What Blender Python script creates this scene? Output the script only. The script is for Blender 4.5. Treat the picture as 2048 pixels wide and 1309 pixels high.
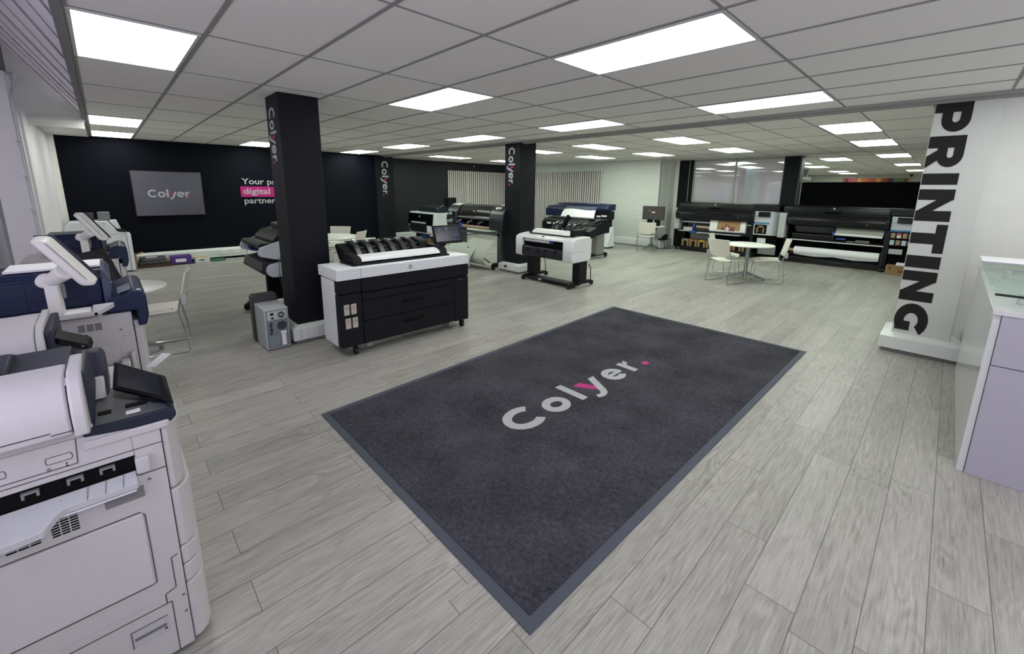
import bpy, bmesh, math, random
from mathutils import Vector, Matrix
random.seed(4)
PI = math.pi
scn = bpy.context.scene
for o in list(bpy.data.objects): bpy.data.objects.remove(o)
COL = scn.collection

# ---------------------------------------------------------------- camera, light, exposure
H, CEIL = 1.671, 2.583
cam_d = bpy.data.cameras.new('camera'); cam = bpy.data.objects.new('camera', cam_d); COL.objects.link(cam)
cam_d.sensor_width = 36.0; cam_d.lens = 836.8 / 2048 * 36
cam_d.shift_y = -(654.5 - 545.46) / 2048
cam_d.clip_start = 0.05
cam.matrix_world = Matrix.Translation((0, 0, H)) @ Matrix.Rotation(-0.76844, 4, 'Z') @ Matrix.Rotation(PI/2 - 0.19641, 4, 'X') @ Matrix.Rotation(0.0120, 4, 'Z')
scn.camera = cam
scn.view_settings.view_transform = 'Standard'; scn.view_settings.look = 'None'
scn.view_settings.gamma = 1; scn.view_settings.use_curve_mapping = False
scn.view_settings.exposure = 0.3
w = bpy.data.worlds.new('world'); scn.world = w; w.use_nodes = True
bg = w.node_tree.nodes['Background']; bg.inputs[0].default_value = (0.80, 0.76, 0.90, 1); bg.inputs[1].default_value = 0.5
PANEL_POWER = 6.6
# daylight outside the left-hand windows
ld = bpy.data.lights.new('window_daylight', 'AREA'); ld.shape = 'RECTANGLE'; ld.size = 9; ld.size_y = 2.0; ld.energy = 165; ld.color = (.78, .76, 1.0)
lo = bpy.data.objects.new('window_daylight', ld); COL.objects.link(lo); lo.matrix_world = Matrix.Translation((-1.5, .5, 1.95)) @ Matrix.Rotation(-PI/2+.35, 4, 'Y')
# daylight through the shop front behind the viewer
lf = bpy.data.lights.new('front_daylight', 'AREA'); lf.shape = 'RECTANGLE'; lf.size = 9; lf.size_y = 2.2; lf.energy = 88; lf.color = (.86, .84, 1.0)
lq = bpy.data.objects.new('front_daylight', lf); COL.objects.link(lq); lq.matrix_world = Matrix.Translation((-.2, -4.6, 1.1)) @ Matrix.Rotation(PI/2+.03, 4, 'X')

# ---------------------------------------------------------------- materials
def lin(c):
    return tuple((v/255/12.92 if v/255 <= .04045 else ((v/255+.055)/1.055)**2.4) for v in c) + (1,)
MATS = {}
def mat(name, rgb, rough=.5, metal=0, var=.04, scale=30, bump=0, spec=.5, emit=None, estr=0, trans=0, alpha=1, coat=0):
    if name in MATS: return MATS[name]
    m = bpy.data.materials.new(name); m.use_nodes = True; MATS[name] = m
    nt = m.node_tree; b = nt.nodes['Principled BSDF']
    tc = nt.nodes.new('ShaderNodeTexCoord'); n = nt.nodes.new('ShaderNodeTexNoise'); n.inputs['Scale'].default_value = scale
    nt.links.new(tc.outputs['Object'], n.inputs['Vector'])
    mx = nt.nodes.new('ShaderNodeMix'); mx.data_type = 'RGBA'
    c = lin(rgb); mx.inputs[6].default_value = tuple(v*(1-var) for v in c[:3])+(1,); mx.inputs[7].default_value = tuple(min(1, v*(1+var)) for v in c[:3])+(1,)
    nt.links.new(n.outputs['Fac'], mx.inputs[0]); nt.links.new(mx.outputs[2], b.inputs['Base Color'])
    b.inputs['Roughness'].default_value = rough; b.inputs['Metallic'].default_value = metal
    b.inputs['Specular IOR Level'].default_value = spec
    if coat: b.inputs['Coat Weight'].default_value = coat
    if bump:
        bp = nt.nodes.new('ShaderNodeBump'); bp.inputs['Strength'].default_value = bump; bp.inputs['Distance'].default_value = .002
        nt.links.new(n.outputs['Fac'], bp.inputs['Height']); nt.links.new(bp.outputs[0], b.inputs['Normal'])
    if emit: b.inputs['Emission Color'].default_value = lin(emit); b.inputs['Emission Strength'].default_value = estr
    if trans: b.inputs['Transmission Weight'].default_value = trans
    if alpha < 1: b.inputs['Alpha'].default_value = alpha
    return m
M = lambda *a, **k: mat(*a, **k)
WHITE = M('white_plastic', (214, 218, 218), .42)
CREAM = M('copier_shell', (190, 187, 189), .45)
CREAM2 = M('copier_panel_grey', (190, 187, 192), .5)
NAVY = M('navy_plastic', (24, 34, 64), .38)
SLATE = M('slate_plastic', (42, 46, 62), .5, spec=.3)
BLACK = M('black_plastic', (12, 13, 17), .55, spec=.25)
BLACKM = M('black_matte', (9, 9, 12), .8, spec=.15)
GLOSSB = M('black_gloss', (9, 10, 13), .12)
DKBODY = M('charcoal_body', (24, 26, 33), .5)
GREYP = M('grey_plastic', (120, 124, 124), .5)
LGREY = M('light_grey_plastic', (176, 180, 180), .5)
ALU = M('aluminium', (205, 207, 207), .4, .2)
CHROME = M('chrome', (200, 202, 204), .18, 1)
STEEL = M('satin_steel', (150, 152, 154), .35, .8)
PILLAR = M('navy_black_paint', (9, 12, 21), .65, spec=.25)
TRUNK = M('white_trunking', (214, 219, 216), .45)
CHAIRW = M('ivory_shell', (226, 223, 213), .4)
TABLEW = M('table_laminate', (236, 239, 232), .35)
PINK = M('magenta_vinyl', (178, 14, 114), .7)
LETTER = M('pale_grey_vinyl', (166, 168, 172), .7)
PAPER = M('paper', (232, 232, 236), .7)
BLUE = M('blue_plastic', (36, 70, 150), .4)
BROWN = M('cardboard', (138, 112, 78), .8, bump=.2)
CORE = M('cardboard_core', (164, 142, 116), .8)
RUBBER = M('rubber', (18, 18, 20), .6)
WALLW = M('white_wall_paint', (228, 230, 222), .7, scale=8)

# ---------------------------------------------------------------- geometry helpers
WORLDREF = {}
def thing(name, label, cat, loc=(0,0,0), rot=0, group=None, world=True):
    o = bpy.data.objects.new(name, None); COL.objects.link(o); o.empty_display_size = .1
    o.location = loc; o.rotation_euler = (0, 0, rot)
    o['label'] = label; o['category'] = cat
    if group: o['group'] = group
    if world: WORLDREF[o.name] = Vector(loc)
    return o
def tag(o, label, cat, group=None, kind=None):
    o['label'] = label; o['category'] = cat
    if group: o['group'] = group
    if kind: o['kind'] = kind
    return o
def rootof(o):
    while o.parent: o = o.parent
    return o
def arc(cx, cy, r, a0, a1, n=8, ry=None):
    ry = r if ry is None else ry
    return [(cx+r*math.cos(math.radians(a0+(a1-a0)*i/n)), cy+ry*math.sin(math.radians(a0+(a1-a0)*i/n))) for i in range(n+1)]
class G:
    def __init__(s): s.v = []; s.f = []
    def add(s, vs, fs):
        k = len(s.v); s.v += [Vector(a) for a in vs]; s.f += [tuple(i+k for i in f) for f in fs]; return s
    def hex(s, p):   # bottom 4 (ccw), top 4
        return s.add(p, [(3,2,1,0),(4,5,6,7),(0,1,5,4),(1,2,6,5),(2,3,7,6),(3,0,4,7)])
    def box(s, x0, x1, y0, y1, z0, z1):
        return s.hex([(x0,y0,z0),(x1,y0,z0),(x1,y1,z0),(x0,y1,z0),(x0,y0,z1),(x1,y0,z1),(x1,y1,z1),(x0,y1,z1)])
    def para(s, o, a, b, c):
        o, a, b, c = map(Vector, (o, a, b, c))
        return s.hex([o, o+a, o+a+b, o+b, o+c, o+a+c, o+a+b+c, o+b+c])
    def prism(s, ax, pts, a0, a1):
        P = {'x': lambda u, v, t: (t,u,v), 'y': lambda u, v, t: (u,t,v), 'z': lambda u, v, t: (u,v,t)}[ax]
        n = len(pts); vs = [P(u,v,a0) for u,v in pts]+[P(u,v,a1) for u,v in pts]
        return s.add(vs, [tuple(range(n)), tuple(range(2*n-1,n-1,-1))]+[(i,(i+1)%n,(i+1)%n+n,i+n) for i in range(n)])
    def cyl(s, p0, p1, r, r1=None, n=16):
        p0, p1 = Vector(p0), Vector(p1); r1 = r if r1 is None else r1
        d = (p1-p0).normalized(); a = d.orthogonal().normalized(); b = d.cross(a)
        vs = [p0+(a*math.cos(2*PI*i/n)+b*math.sin(2*PI*i/n))*r for i in range(n)]+[p1+(a*math.cos(2*PI*i/n)+b*math.sin(2*PI*i/n))*r1 for i in range(n)]
        return s.add(vs, [tuple(range(n-1,-1,-1)), tuple(range(n,2*n))]+[(i,(i+1)%n,(i+1)%n+n,i+n) for i in range(n)])
    def pipe(s, p0, p1, r, ri, n=20):
        p0, p1 = Vector(p0), Vector(p1); d = (p1-p0).normalized(); a = d.orthogonal().normalized(); b = d.cross(a)
        ring = lambda p, q: [p+(a*math.cos(2*PI*i/n)+b*math.sin(2*PI*i/n))*q for i in range(n)]
        vs = ring(p0,r)+ring(p1,r)+ring(p1,ri)+ring(p0,ri); fs = []
        for k in range(4):
            for i in range(n): j=(i+1)%n; m=(k+1)%4; fs.append((k*n+i,k*n+j,m*n+j,m*n+i))
        return s.add(vs, fs)
    def tube(s, path, r, n=8, closed=False):
        P = [Vector(p) for p in path]; N = len(P); a = None; k = len(s.v)
        for i, p in enumerate(P):
            d = (P[min(i+1,N-1)]-P[max(i-1,0)]).normalized()
            a = d.orthogonal().normalized() if a is None else (a-d*a.dot(d)).normalized()
            b = d.cross(a)
            s.v += [p+(a*math.cos(2*PI*q/n)+b*math.sin(2*PI*q/n))*r for q in range(n)]
        for i in range(N-1):
            for q in range(n):
                t = (q+1)%n; s.f.append((k+i*n+q, k+i*n+t, k+(i+1)*n+t, k+(i+1)*n+q))
        s.f.append(tuple(k+q for q in range(n-1,-1,-1))); s.f.append(tuple(k+(N-1)*n+q for q in range(n))); return s
    def lathe(s, prof, c=(0,0,0), n=32):
        k = len(s.v); c = Vector(c)
        for r, z in prof:
            s.v += [c+Vector((r*math.cos(2*PI*i/n), r*math.sin(2*PI*i/n), z)) for i in range(n)]
        for j in range(len(prof)-1):
            for i in range(n):
                t = (i+1)%n; s.f.append((k+j*n+i, k+j*n+t, k+(j+1)*n+t, k+(j+1)*n+i))
        s.f.append(tuple(k+i for i in range(n-1,-1,-1))); s.f.append(tuple(k+(len(prof)-1)*n+i for i in range(n))); return s
    def sheet(s, rows, th=.002):   # rows of points -> thin curved sheet
        k = len(s.v); R = len(rows); Cn = len(rows[0])
        nrm = []
        for i in range(R):
            for j in range(Cn):
                p = Vector(rows[i][j]); u = Vector(rows[min(i+1,R-1)][j])-Vector(rows[max(i-1,0)][j]); v = Vector(rows[i][min(j+1,Cn-1)])-Vector(rows[i][max(j-1,0)])
                nrm.append(u.cross(v).normalized()*th)
        fl = [Vector(p) for r in rows for p in r]
        s.v += fl+[a+b for a,b in zip(fl,nrm)]; m = R*Cn
        for i in range(R-1):
            for j in range(Cn-1):
                q = k+i*Cn+j; s.f.append((q,q+1,q+Cn+1,q+Cn)); s.f.append((q+m+Cn,q+m+Cn+1,q+m+1,q+m))
        for i in range(R-1):
            for j in (0,Cn-1):
                q = k+i*Cn+j; s.f.append((q,q+Cn,q+Cn+m,q+m))
        for j in range(Cn-1):
            for i in (0,R-1):
                q = k+i*Cn+j; s.f.append((q,q+1,q+1+m,q+m))
        return s
    def poly(s, pts, O, U, V, N, t):
        O, U, V, N = map(Vector, (O, U, V, N)); n = len(pts)
        vs = [O+U*a+V*b for a,b in pts]+[O+U*a+V*b+N*t for a,b in pts]
        return s.add(vs, [tuple(range(n)), tuple(range(2*n-1,n-1,-1))]+[(i,(i+1)%n,(i+1)%n+n,i+n) for i in range(n)])
    def build(s, name, m, parent=None, bev=0, label=None, seg=2, ang=35, kind=None):
        me = bpy.data.meshes.new(name); off = Vector((0,0,0))
        if parent is not None: off = WORLDREF.get(rootof(parent).name, off)
        bm = bmesh.new(); vs = [bm.verts.new(a-off) for a in s.v]
        for f in s.f:
            try: bm.faces.new([vs[i] for i in f])
            except ValueError: pass
        bmesh.ops.recalc_face_normals(bm, faces=bm.faces); bm.to_mesh(me); bm.free()
        for p in me.polygons: p.use_smooth = True
        me.set_sharp_from_angle(angle=math.radians(ang))
        me.materials.append(m); o = bpy.data.objects.new(name, me); COL.objects.link(o)
        if parent is not None: o.parent = parent
        if bev:
            b = o.modifiers.new('bevel', 'BEVEL'); b.width = bev; b.segments = seg; b.limit_method = 'ANGLE'; b.angle_limit = math.radians(40); b.harden_normals = False
        if label: o['label'] = label
        if kind: o['kind'] = kind
        return o
def box(name, m, p, x0, x1, y0, y1, z0, z1, bev=.003, **k): return G().box(x0,x1,y0,y1,z0,z1).build(name, m, p, bev, **k)
def copy_tree(o, parent=None):
    c = o.copy(); COL.objects.link(c)
    if parent is not None: c.parent = parent
    for ch in list(o.children): copy_tree(ch, c)
    return c
def text(s, size, O, U, V, N, m, parent, name='lettering', off=0, t=.001, align='LEFT'):
    cu = bpy.data.curves.new('text', 'FONT'); cu.body = s; cu.size = size; cu.offset = off*size; cu.align_x = align; cu.resolution_u = 3
    to = bpy.data.objects.new('text', cu); COL.objects.link(to); bpy.context.view_layer.update()
    me = bpy.data.meshes.new_from_object(to.evaluated_get(bpy.context.evaluated_depsgraph_get())); bpy.data.objects.remove(to)
    O, U, V, N = map(Vector, (O, U, V, N)); off3 = WORLDREF.get(rootof(parent).name, Vector()) if parent is not None else Vector()
    for v in me.vertices: v.co = O+U*v.co.x+V*v.co.y+N*t-off3
    me.name = name; me.materials.clear(); me.materials.append(m)
    o = bpy.data.objects.new(name, me); COL.objects.link(o)
    if parent is not None: o.parent = parent
    return o
# ---- drawn letters
def ring(cx, cy, ro, w, a0, a1, ry=None, n=22):
    ry = ro if ry is None else ry
    return arc(cx, cy, ro, a0, a1, n, ry)+arc(cx, cy, ro-w, a1, a0, n, ry-w)
def rect(x0, y0, x1, y1): return [(x0,y0),(x1,y0),(x1,y1),(x0,y1)]
def colyer(adv, w=.2, hs=(1,1,1)):
    C, o_, l_, y_, e_, r_, d_ = adv; X = .37; g = []; pk = []; hc, hl, hy = hs
    st = lambda pts, x0, k: [(x0+(a-x0)*k, b) for a, b in pts]
    g.append(ring(C+.5*hc, .5, .52*hc, w+.01, 48, 312, ry=.52))
    g.append(ring(o_+.39*hl, X, .39*hl, w, 0, 180, ry=.39)); g.append(ring(o_+.39*hl, X, .39*hl, w, 180, 360, ry=.39))
    g.append(rect(l_, 0, l_+w+.01, 1.06))
    pk.append(st([(y_,.74),(y_+w+.02,.74),(y_+.43,.2),(y_+.33,.0)], y_, hy))
    g.append(st([(y_+.58,.74),(y_+.8,.74),(y_+.45,-.08),(y_+.36,-.22),(y_+.22,-.29),(y_+.08,-.27),(y_-.0,-.22),(y_+.06,-.08),(y_+.14,-.11),(y_+.22,-.1),(y_+.27,-.02)], y_, hy))
    g.append(ring(e_+.39*hl, X, .39*hl, w-.01, 0, 318, ry=.39)); g.append(rect(e_+.15, X-.07, e_+.76*hl, X+.07))
    g.append(rect(r_, 0, r_+w, .74)); g.append([(r_+w-.02,.36),(r_+w,.56),(r_+.31,.69),(r_+.46,.76),(r_+.46,.56),(r_+.3,.52),(r_+w,.36)])
    pk.append(arc(d_+.13*hl, .12, .13*hl, 0, 360, 20, ry=.13)[:-1])
    return g, pk
TIGHT = (0, .97, 1.86, 2.12, 2.93, 3.80, 4.26)
def put_colyer(parent, O, U, V, N, su, sv, adv=TIGHT, w=.2, t=.002, hs=(1,1,1)):
    g, pk = colyer(adv, w, hs); U = Vector(U)*su; V = Vector(V)*sv
    a = G(); [a.poly(p, O, U, V, N, t*(1+.12*i)) for i, p in enumerate(g)]; a.build('lettering', LETTER, parent, label='pale grey letters')
    a = G(); [a.poly(p, O, U, V, N, t*1.05) for p in pk]; a.build('lettering', PINK, parent, label='magenta stroke and dot')
def nodes(m): return m.node_tree.nodes, m.node_tree.links

# ---------------------------------------------------------------- floor
def nmath(nt, op, a, b=None, c=None):
    n = nt.nodes.new('ShaderNodeMath'); n.operation = op
    for i, v in enumerate((a, b, c)):
        if v is None: continue
        if isinstance(v, (int, float)): n.inputs[i].default_value = v
        else: nt.links.new(v, n.inputs[i])
    return n.outputs[0]
def floor_material():
    m = bpy.data.materials.new('grey_oak_planks'); m.use_nodes = True; nt = m.node_tree; b = nt.nodes['Principled BSDF']; L = nt.links
    geo = nt.nodes.new('ShaderNodeNewGeometry'); sp = nt.nodes.new('ShaderNodeSeparateXYZ'); L.new(geo.outputs['Position'], sp.inputs[0])
    x, y = sp.outputs[0], sp.outputs[1]; mm = lambda *a: nmath(nt, *a)
    rw = mm('DIVIDE', mm('SUBTRACT', y, .01), .185); row = mm('FLOOR', rw); fr = mm('SUBTRACT', rw, row)
    alt = mm('MODULO', mm('ADD', row, 1000), 2.0)
    offA = mm('SUBTRACT', .92, mm('MULTIPLY', alt, .67))
    wn = nt.nodes.new('ShaderNodeTexWhiteNoise'); wn.noise_dimensions = '1D'; L.new(row, wn.inputs['W'])
    near = mm('LESS_THAN', y, 1.2)
    off = mm('ADD', offA, mm('MULTIPLY', mm('MULTIPLY', near, wn.outputs['Value']), 1.35))
    u = mm('DIVIDE', mm('SUBTRACT', x, off), 1.35); cell = mm('FLOOR', u); fu = mm('SUBTRACT', u, cell)
    cmb = nt.nodes.new('ShaderNodeCombineXYZ'); L.new(row, cmb.inputs[0]); L.new(cell, cmb.inputs[1])
    wn2 = nt.nodes.new('ShaderNodeTexWhiteNoise'); wn2.noise_dimensions = '3D'; L.new(cmb.outputs[0], wn2.inputs['Vector']); rnd = wn2.outputs['Value']
    def coords(sx, sy, k):
        c = nt.nodes.new('ShaderNodeCombineXYZ'); L.new(mm('ADD', mm('MULTIPLY', x, sx), mm('MULTIPLY', rnd, k)), c.inputs[0])
        L.new(mm('ADD', mm('MULTIPLY', y, sy), mm('MULTIPLY', rnd, k*1.7)), c.inputs[1]); L.new(mm('MULTIPLY', rnd, k), c.inputs[2]); return c.outputs[0]
    n1 = nt.nodes.new('ShaderNodeTexNoise'); n1.inputs['Scale'].default_value = 1; n1.inputs['Detail'].default_value = 8; n1.inputs['Roughness'].default_value = .65; L.new(coords(5.5, 80, 31), n1.inputs['Vector'])
    n2 = nt.nodes.new('ShaderNodeTexNoise'); n2.inputs['Scale'].default_value = 1; n2.inputs['Detail'].default_value = 2; n2.inputs['Distortion'].default_value = .3; L.new(coords(1.1, 5.2, 17), n2.inputs['Vector'])
    n3 = nt.nodes.new('ShaderNodeTexNoise'); n3.inputs['Scale'].default_value = 1; n3.inputs['Detail'].default_value = 3; L.new(coords(1.6, 7, 53), n3.inputs['Vector'])
    ringv = mm('MULTIPLY', mm('ADD', mm('SINE', mm('MULTIPLY', n2.outputs['Fac'], 95)), 1), .5)
    mask = nt.nodes.new('ShaderNodeMapRange'); L.new(n3.outputs['Fac'], mask.inputs[0]); mask.inputs[1].default_value = .46; mask.inputs[2].default_value = .68
    val = mm('ADD', mm('MULTIPLY', mm('SUBTRACT', n1.outputs['Fac'], .5), .78), mm('MULTIPLY', mm('MULTIPLY', mm('SUBTRACT', .5, ringv), mask.outputs[0]), .20))
    val = mm('ADD', val, mm('MULTIPLY', mm('SUBTRACT', rnd, .5), .17)); val = mm('ADD', val, mm('MULTIPLY', mm('SUBTRACT', n2.outputs['Fac'], .5), .35))
    n4 = nt.nodes.new('ShaderNodeTexNoise'); n4.inputs['Scale'].default_value = 1; n4.inputs['Detail'].default_value = 4; n4.inputs['Roughness'].default_value = .7; L.new(coords(6, 190, 71), n4.inputs['Vector'])
    fib = nt.nodes.new('ShaderNodeMapRange'); L.new(n4.outputs['Fac'], fib.inputs[0]); fib.inputs[1].default_value = .5; fib.inputs[2].default_value = .72
    val = mm('SUBTRACT', val, mm('MULTIPLY', fib.outputs[0], .26))
    val = mm('ADD', val, .53)
    cr = nt.nodes.new('ShaderNodeValToRGB'); L.new(val, cr.inputs[0]); e = cr.color_ramp.elements
    e[0].position = .1; e[0].color = lin((108,106,101)); e[1].position = .9; e[1].color = lin((188,186,180)); k = e.new(.5); k.color = lin((157,155,149))
    # joints
    dy = mm('MULTIPLY', mm('MINIMUM', fr, mm('SUBTRACT', 1, fr)), .185); dx = mm('MULTIPLY', mm('MINIMUM', fu, mm('SUBTRACT', 1, fu)), 1.35)
    gap = mm('LESS_THAN', mm('MINIMUM', dy, dx), .0014)
    mx = nt.nodes.new('ShaderNodeMix'); mx.data_type = 'RGBA'; L.new(gap, mx.inputs[0]); L.new(cr.outputs[0], mx.inputs[6]); mx.inputs[7].default_value = lin((88,84,80))
    L.new(mx.outputs[2], b.inputs['Base Color']); b.inputs['Roughness'].default_value = .42; b.inputs['Specular IOR Level'].default_value = .4
    bp = nt.nodes.new('ShaderNodeBump'); bp.inputs['Strength'].default_value = .15; bp.inputs['Distance'].default_value = .001; L.new(mm('SUBTRACT', val, mm('MULTIPLY', gap, .8)), bp.inputs['Height']); L.new(bp.outputs[0], b.inputs['Normal'])
    return m
def struct(name, g, m, bev=0): o = g.build(name, m, None, bev); o['kind'] = 'structure'; return o
struct('floor', G().box(-4, 27.2, -4.5, 13, -.1, 0), floor_material())

# ---------------------------------------------------------------- ceiling
TILE = M('ceiling_tile', (240, 237, 233), .9, var=.02, scale=60, bump=.1)
TEE = M('ceiling_tee', (150, 147, 146), .7)
ceiling = struct('ceiling', G().box(-.03, 6.0, -4.5, 12.6, CEIL, CEIL+.1).box(6.0, 27.2, -4.5, 13, CEIL, CEIL+.1), TILE)
YL = [-3.7,-2.55,-1.4,-.22,.95,2.11,3.34,4.52,5.71,6.88,8.07,9.22,10.37,11.54]
XL = [-.02+.6*i for i in range(11)]
YR = [.88+.6*i for i in range(-6, 20)]
XR = [6.0+1.24*i for i in range(1, 17)]
g = G()
for x in XL: g.box(x-.013, x+.013, -4.5, 12.2, CEIL-.004, CEIL+.01)
for y in YL: g.box(-.02, 5.95, y-.009, y+.009, CEIL-.003, CEIL+.01)
for y in YR: g.box(6.05, 26.8, y-.007, y+.007, CEIL-.003, CEIL+.01)
for x in XR: g.box(x-.006, x+.006, -3, 12.4, CEIL-.0035, CEIL+.01)
g.build('ceiling_grid', TEE, ceiling)
G().box(-.075, -.03, -4.5, 12.2, CEIL-.012, CEIL+.03).build('edge_trim', M('edge_trim_grey', (128,127,132), .6), ceiling, .002)
struct('trim_1', G().box(5.86, 5.95, -4.5, 11.5, CEIL-.03, CEIL+.01).box(5.95, 6.02, -4.5, 11.5, CEIL-.05, CEIL+.01), M('beam_trim', (150,148,144), .8, bump=.5, scale=120, var=.25), .003)

# ceiling lights: one unit is frame and diffuser
DIFF = mat('panel_diffuser', (240,255,248), .5, emit=(252,252,246), estr=PANEL_POWER)
DIFF2 = mat('panel_diffuser_bright', (240,255,248), .5, emit=(242,255,238), estr=PANEL_POWER*1.5)
FRAME = M('light_frame', (200,202,200), .5)
def ceiling_light(x0, x1, y0, y1, label, group):
    t = thing('ceiling_light', label, 'ceiling light', ((x0+x1)/2, (y0+y1)/2, CEIL), 0, group, world=False)
    a, b = (x1-x0)/2, (y1-y0)/2; e = .018
    G().box(-a-e, a+e, -b-e, -b, -.008, .005).box(-a-e, a+e, b, b+e, -.008, .005).box(-a-e, -a, -b, b, -.008, .005).box(a, a+e, -b, b, -.008, .005).build('frame', FRAME, t)
    G().box(-a, a, -b, b, -.006, .0).build('diffuser', DIFF if x0 < 6 and (y0 < 8 or x0 < 1) else DIFF2, t)
FL = 'ceiling panels over the front room'
for x0, y0, lab in [
    (0, 3.38, 'large bright ceiling panel above the left-hand copiers, nearest of its row'),
    (0, 8.15, 'ceiling panel over the far end of the copier row, second from the back wall'),
    (0, 10.4, 'ceiling panel at far left, right against the dark back wall above the wall screen'),
    (2.42, .97, 'largest, nearest ceiling panel, above the dark entrance mat'),
    (2.42, -1.38, 'added unseen ceiling panel behind the viewer over the entrance, lighting the foreground'),  # this and the next two are added out of view to brighten the foreground
    (.0, -1.38, 'added unseen ceiling panel above the left end of the entrance, lighting the foreground'),
    (4.82, -1.38, 'added unseen ceiling panel over the reception counter, lighting the foreground'),
    (2.41, 3.36, 'ceiling panel to the right of the tall pillar, above the black and white cabinet plotter'),
    (2.36, 10.2, 'ceiling panel partly hidden behind the near dark pillar, above the slogan on the wall'),
    (4.82, .97, 'long ceiling panel in front of the ceiling beam, between mat and lettered white pillar'),
    (4.82, 3.33, 'ceiling panel in front of the beam, above the small white plotter'),
    (4.80, 5.73, 'ceiling panel just left of the central pillar top'),
    (4.74, 8.08, 'ceiling panel between the near pillar and the central pillar, middle of that row'),
    (4.68, 10.34, 'ceiling panel close to the dark wall pilaster, farthest of its row')]:
    ceiling_light(x0, x0+.545, y0, y0+1.13, lab, FL)
BL = 'ceiling panels beyond the ceiling beam'
for x0, y0, lab in [
    (7.2, .87, 'ceiling panel beyond the beam, nearest to the top of the lettered white pillar'),
    (9.7, .87, 'second ceiling panel beyond the beam in the row beside the lettered pillar'),
    (7.2, 3.32, 'ceiling panel beyond the beam above the round table with three chairs'),
    (9.62, 3.3, 'ceiling panel above the space before the large wide printer'),
    (7.2, 5.14, 'ceiling panel just right of the central pillar top, nearer of two'),
    (9.6, 5.14, 'ceiling panel above the desk monitor by the white brick wall'),
    (7.2, 6.9, 'ceiling panel half hidden behind the top of the central pillar'),
    (9.55, 6.88, 'ceiling panel in front of the right-hand slatted panel'),
    (6.95, 10.2, 'narrow looking ceiling panel above the dark brick wall'),
    (9.3, 10.2, 'ceiling panel close to the left-hand slatted panel, cut by the pillar')]:
    ceiling_light(x0, x0+1.18, y0, y0+.56, lab, BL)
RL = 'ceiling panels in the back room beyond the screen'
for x0, y0, lab in [
    (13.3, .87, 'ceiling panel over the tall black screen, nearest of the row next to the lettered pillar'),
    (17.75, .87, 'ceiling panel beyond the black screen, middle of the row next to the lettered pillar'),
    (22.4, .87, 'ceiling panel beyond the black screen, farthest of the row next to the lettered pillar'),
    (14.0, 2.1, 'ceiling panel beyond the black screen, right of the navy post and nearest of its row'),
    (15.2, 3.28, 'ceiling panel half hidden behind the navy post'),
    (17.8, 3.26, 'ceiling panel beyond the black screen, just right of the navy post'),
    (22.2, 3.28, 'ceiling panel above the left end of the striped banner, second farthest'),
    (24.6, 3.3, 'ceiling panel nearest to the far wall above the striped banner'),
    (14.2, 4.55, 'ceiling panel behind the office window, right pane, nearest'),
    (16.6, 5.1, 'ceiling panel behind the office window, middle of the view'),
    (15.0, 6.9, 'ceiling panel behind the office window, left pane, nearest'),
    (19.5, 6.9, 'ceiling panel behind the office window, left pane, far'),
    (21.0, 5.1, 'ceiling panel behind the office window, low above the far wall')]:
    ceiling_light(x0, x0+1.2, y0, y0+.56, lab, RL)

# ---------------------------------------------------------------- walls
def brick_mat(name, rgb, rough, strength, dark=.86):
    m = bpy.data.materials.new(name); m.use_nodes = True; nt = m.node_tree; b = nt.nodes['Principled BSDF']; L = nt.links
    geo = nt.nodes.new('ShaderNodeNewGeometry'); sp = nt.nodes.new('ShaderNodeSeparateXYZ'); L.new(geo.outputs['Position'], sp.inputs[0])
    cb = nt.nodes.new('ShaderNodeCombineXYZ'); L.new(nmath(nt, 'ADD', sp.outputs[0], sp.outputs[1]), cb.inputs[0]); L.new(sp.outputs[2], cb.inputs[1])
    br = nt.nodes.new('ShaderNodeTexBrick'); L.new(cb.outputs[0], br.inputs['Vector']); br.inputs['Scale'].default_value = 1
    br.inputs['Brick Width'].default_value = .225; br.inputs['Row Height'].default_value = .075; br.inputs['Mortar Size'].default_value = .006; br.inputs['Mortar Smooth'].default_value = .5
    c = lin(rgb); br.inputs['Color1'].default_value = c; br.inputs['Color2'].default_value = tuple(v*.94 for v in c[:3])+(1,); br.inputs['Mortar'].default_value = tuple(v*dark for v in c[:3])+(1,)
    L.new(br.outputs['Color'], b.inputs['Base Color']); b.inputs['Roughness'].default_value = rough
    n = nt.nodes.new('ShaderNodeTexNoise'); n.inputs['Scale'].default_value = 14; n.inputs['Detail'].default_value = 4; L.new(cb.outputs[0], n.inputs['Vector'])
    h = nmath(nt, 'ADD', nmath(nt, 'MULTIPLY', br.outputs['Fac'], -1), nmath(nt, 'MULTIPLY', n.outputs['Fac'], .7))
    bp = nt.nodes.new('ShaderNodeBump'); bp.inputs['Strength'].default_value = strength; bp.inputs['Distance'].default_value = .01; L.new(h, bp.inputs['Height']); L.new(bp.outputs[0], b.inputs['Normal'])
    return m
NAVYW = M('dark_wall_paint', (3, 7, 19), .75, scale=40, bump=.2, var=.08, spec=.15)
struct('wall_back_left', G().prism('z', [(-.52,11.72),(5.72,11.6),(5.72,12.9),(-.52,12.9)], 0, CEIL), NAVYW)
struct('wall_back_right', G().box(5.7, 12.2, 12.3, 12.9, 0, CEIL), brick_mat('dark_brick', (13,17,27), .5, .9))
struct('wall_back_corner', G().box(-.75, -.52, 11.68, 12.9, 0, CEIL), WALLW)
struct('wall_right', G().box(11.75, 12.2, 6.0, 12.3, 0, CEIL), brick_mat('white_brick', (216,220,213), .6, .55, .96))
struct('wall_right_return', G().box(12.2, 12.75, 6.0, 6.2, 0, CEIL).box(12.72, 12.85, 5.9, 6.2, 0, CEIL), WALLW)
g = G().tube([(11.73,5.985,.1),(11.73,5.985,2.5)], .018); struct('trim_2', g, M('conduit_grey', (120,124,120), .5))
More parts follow.
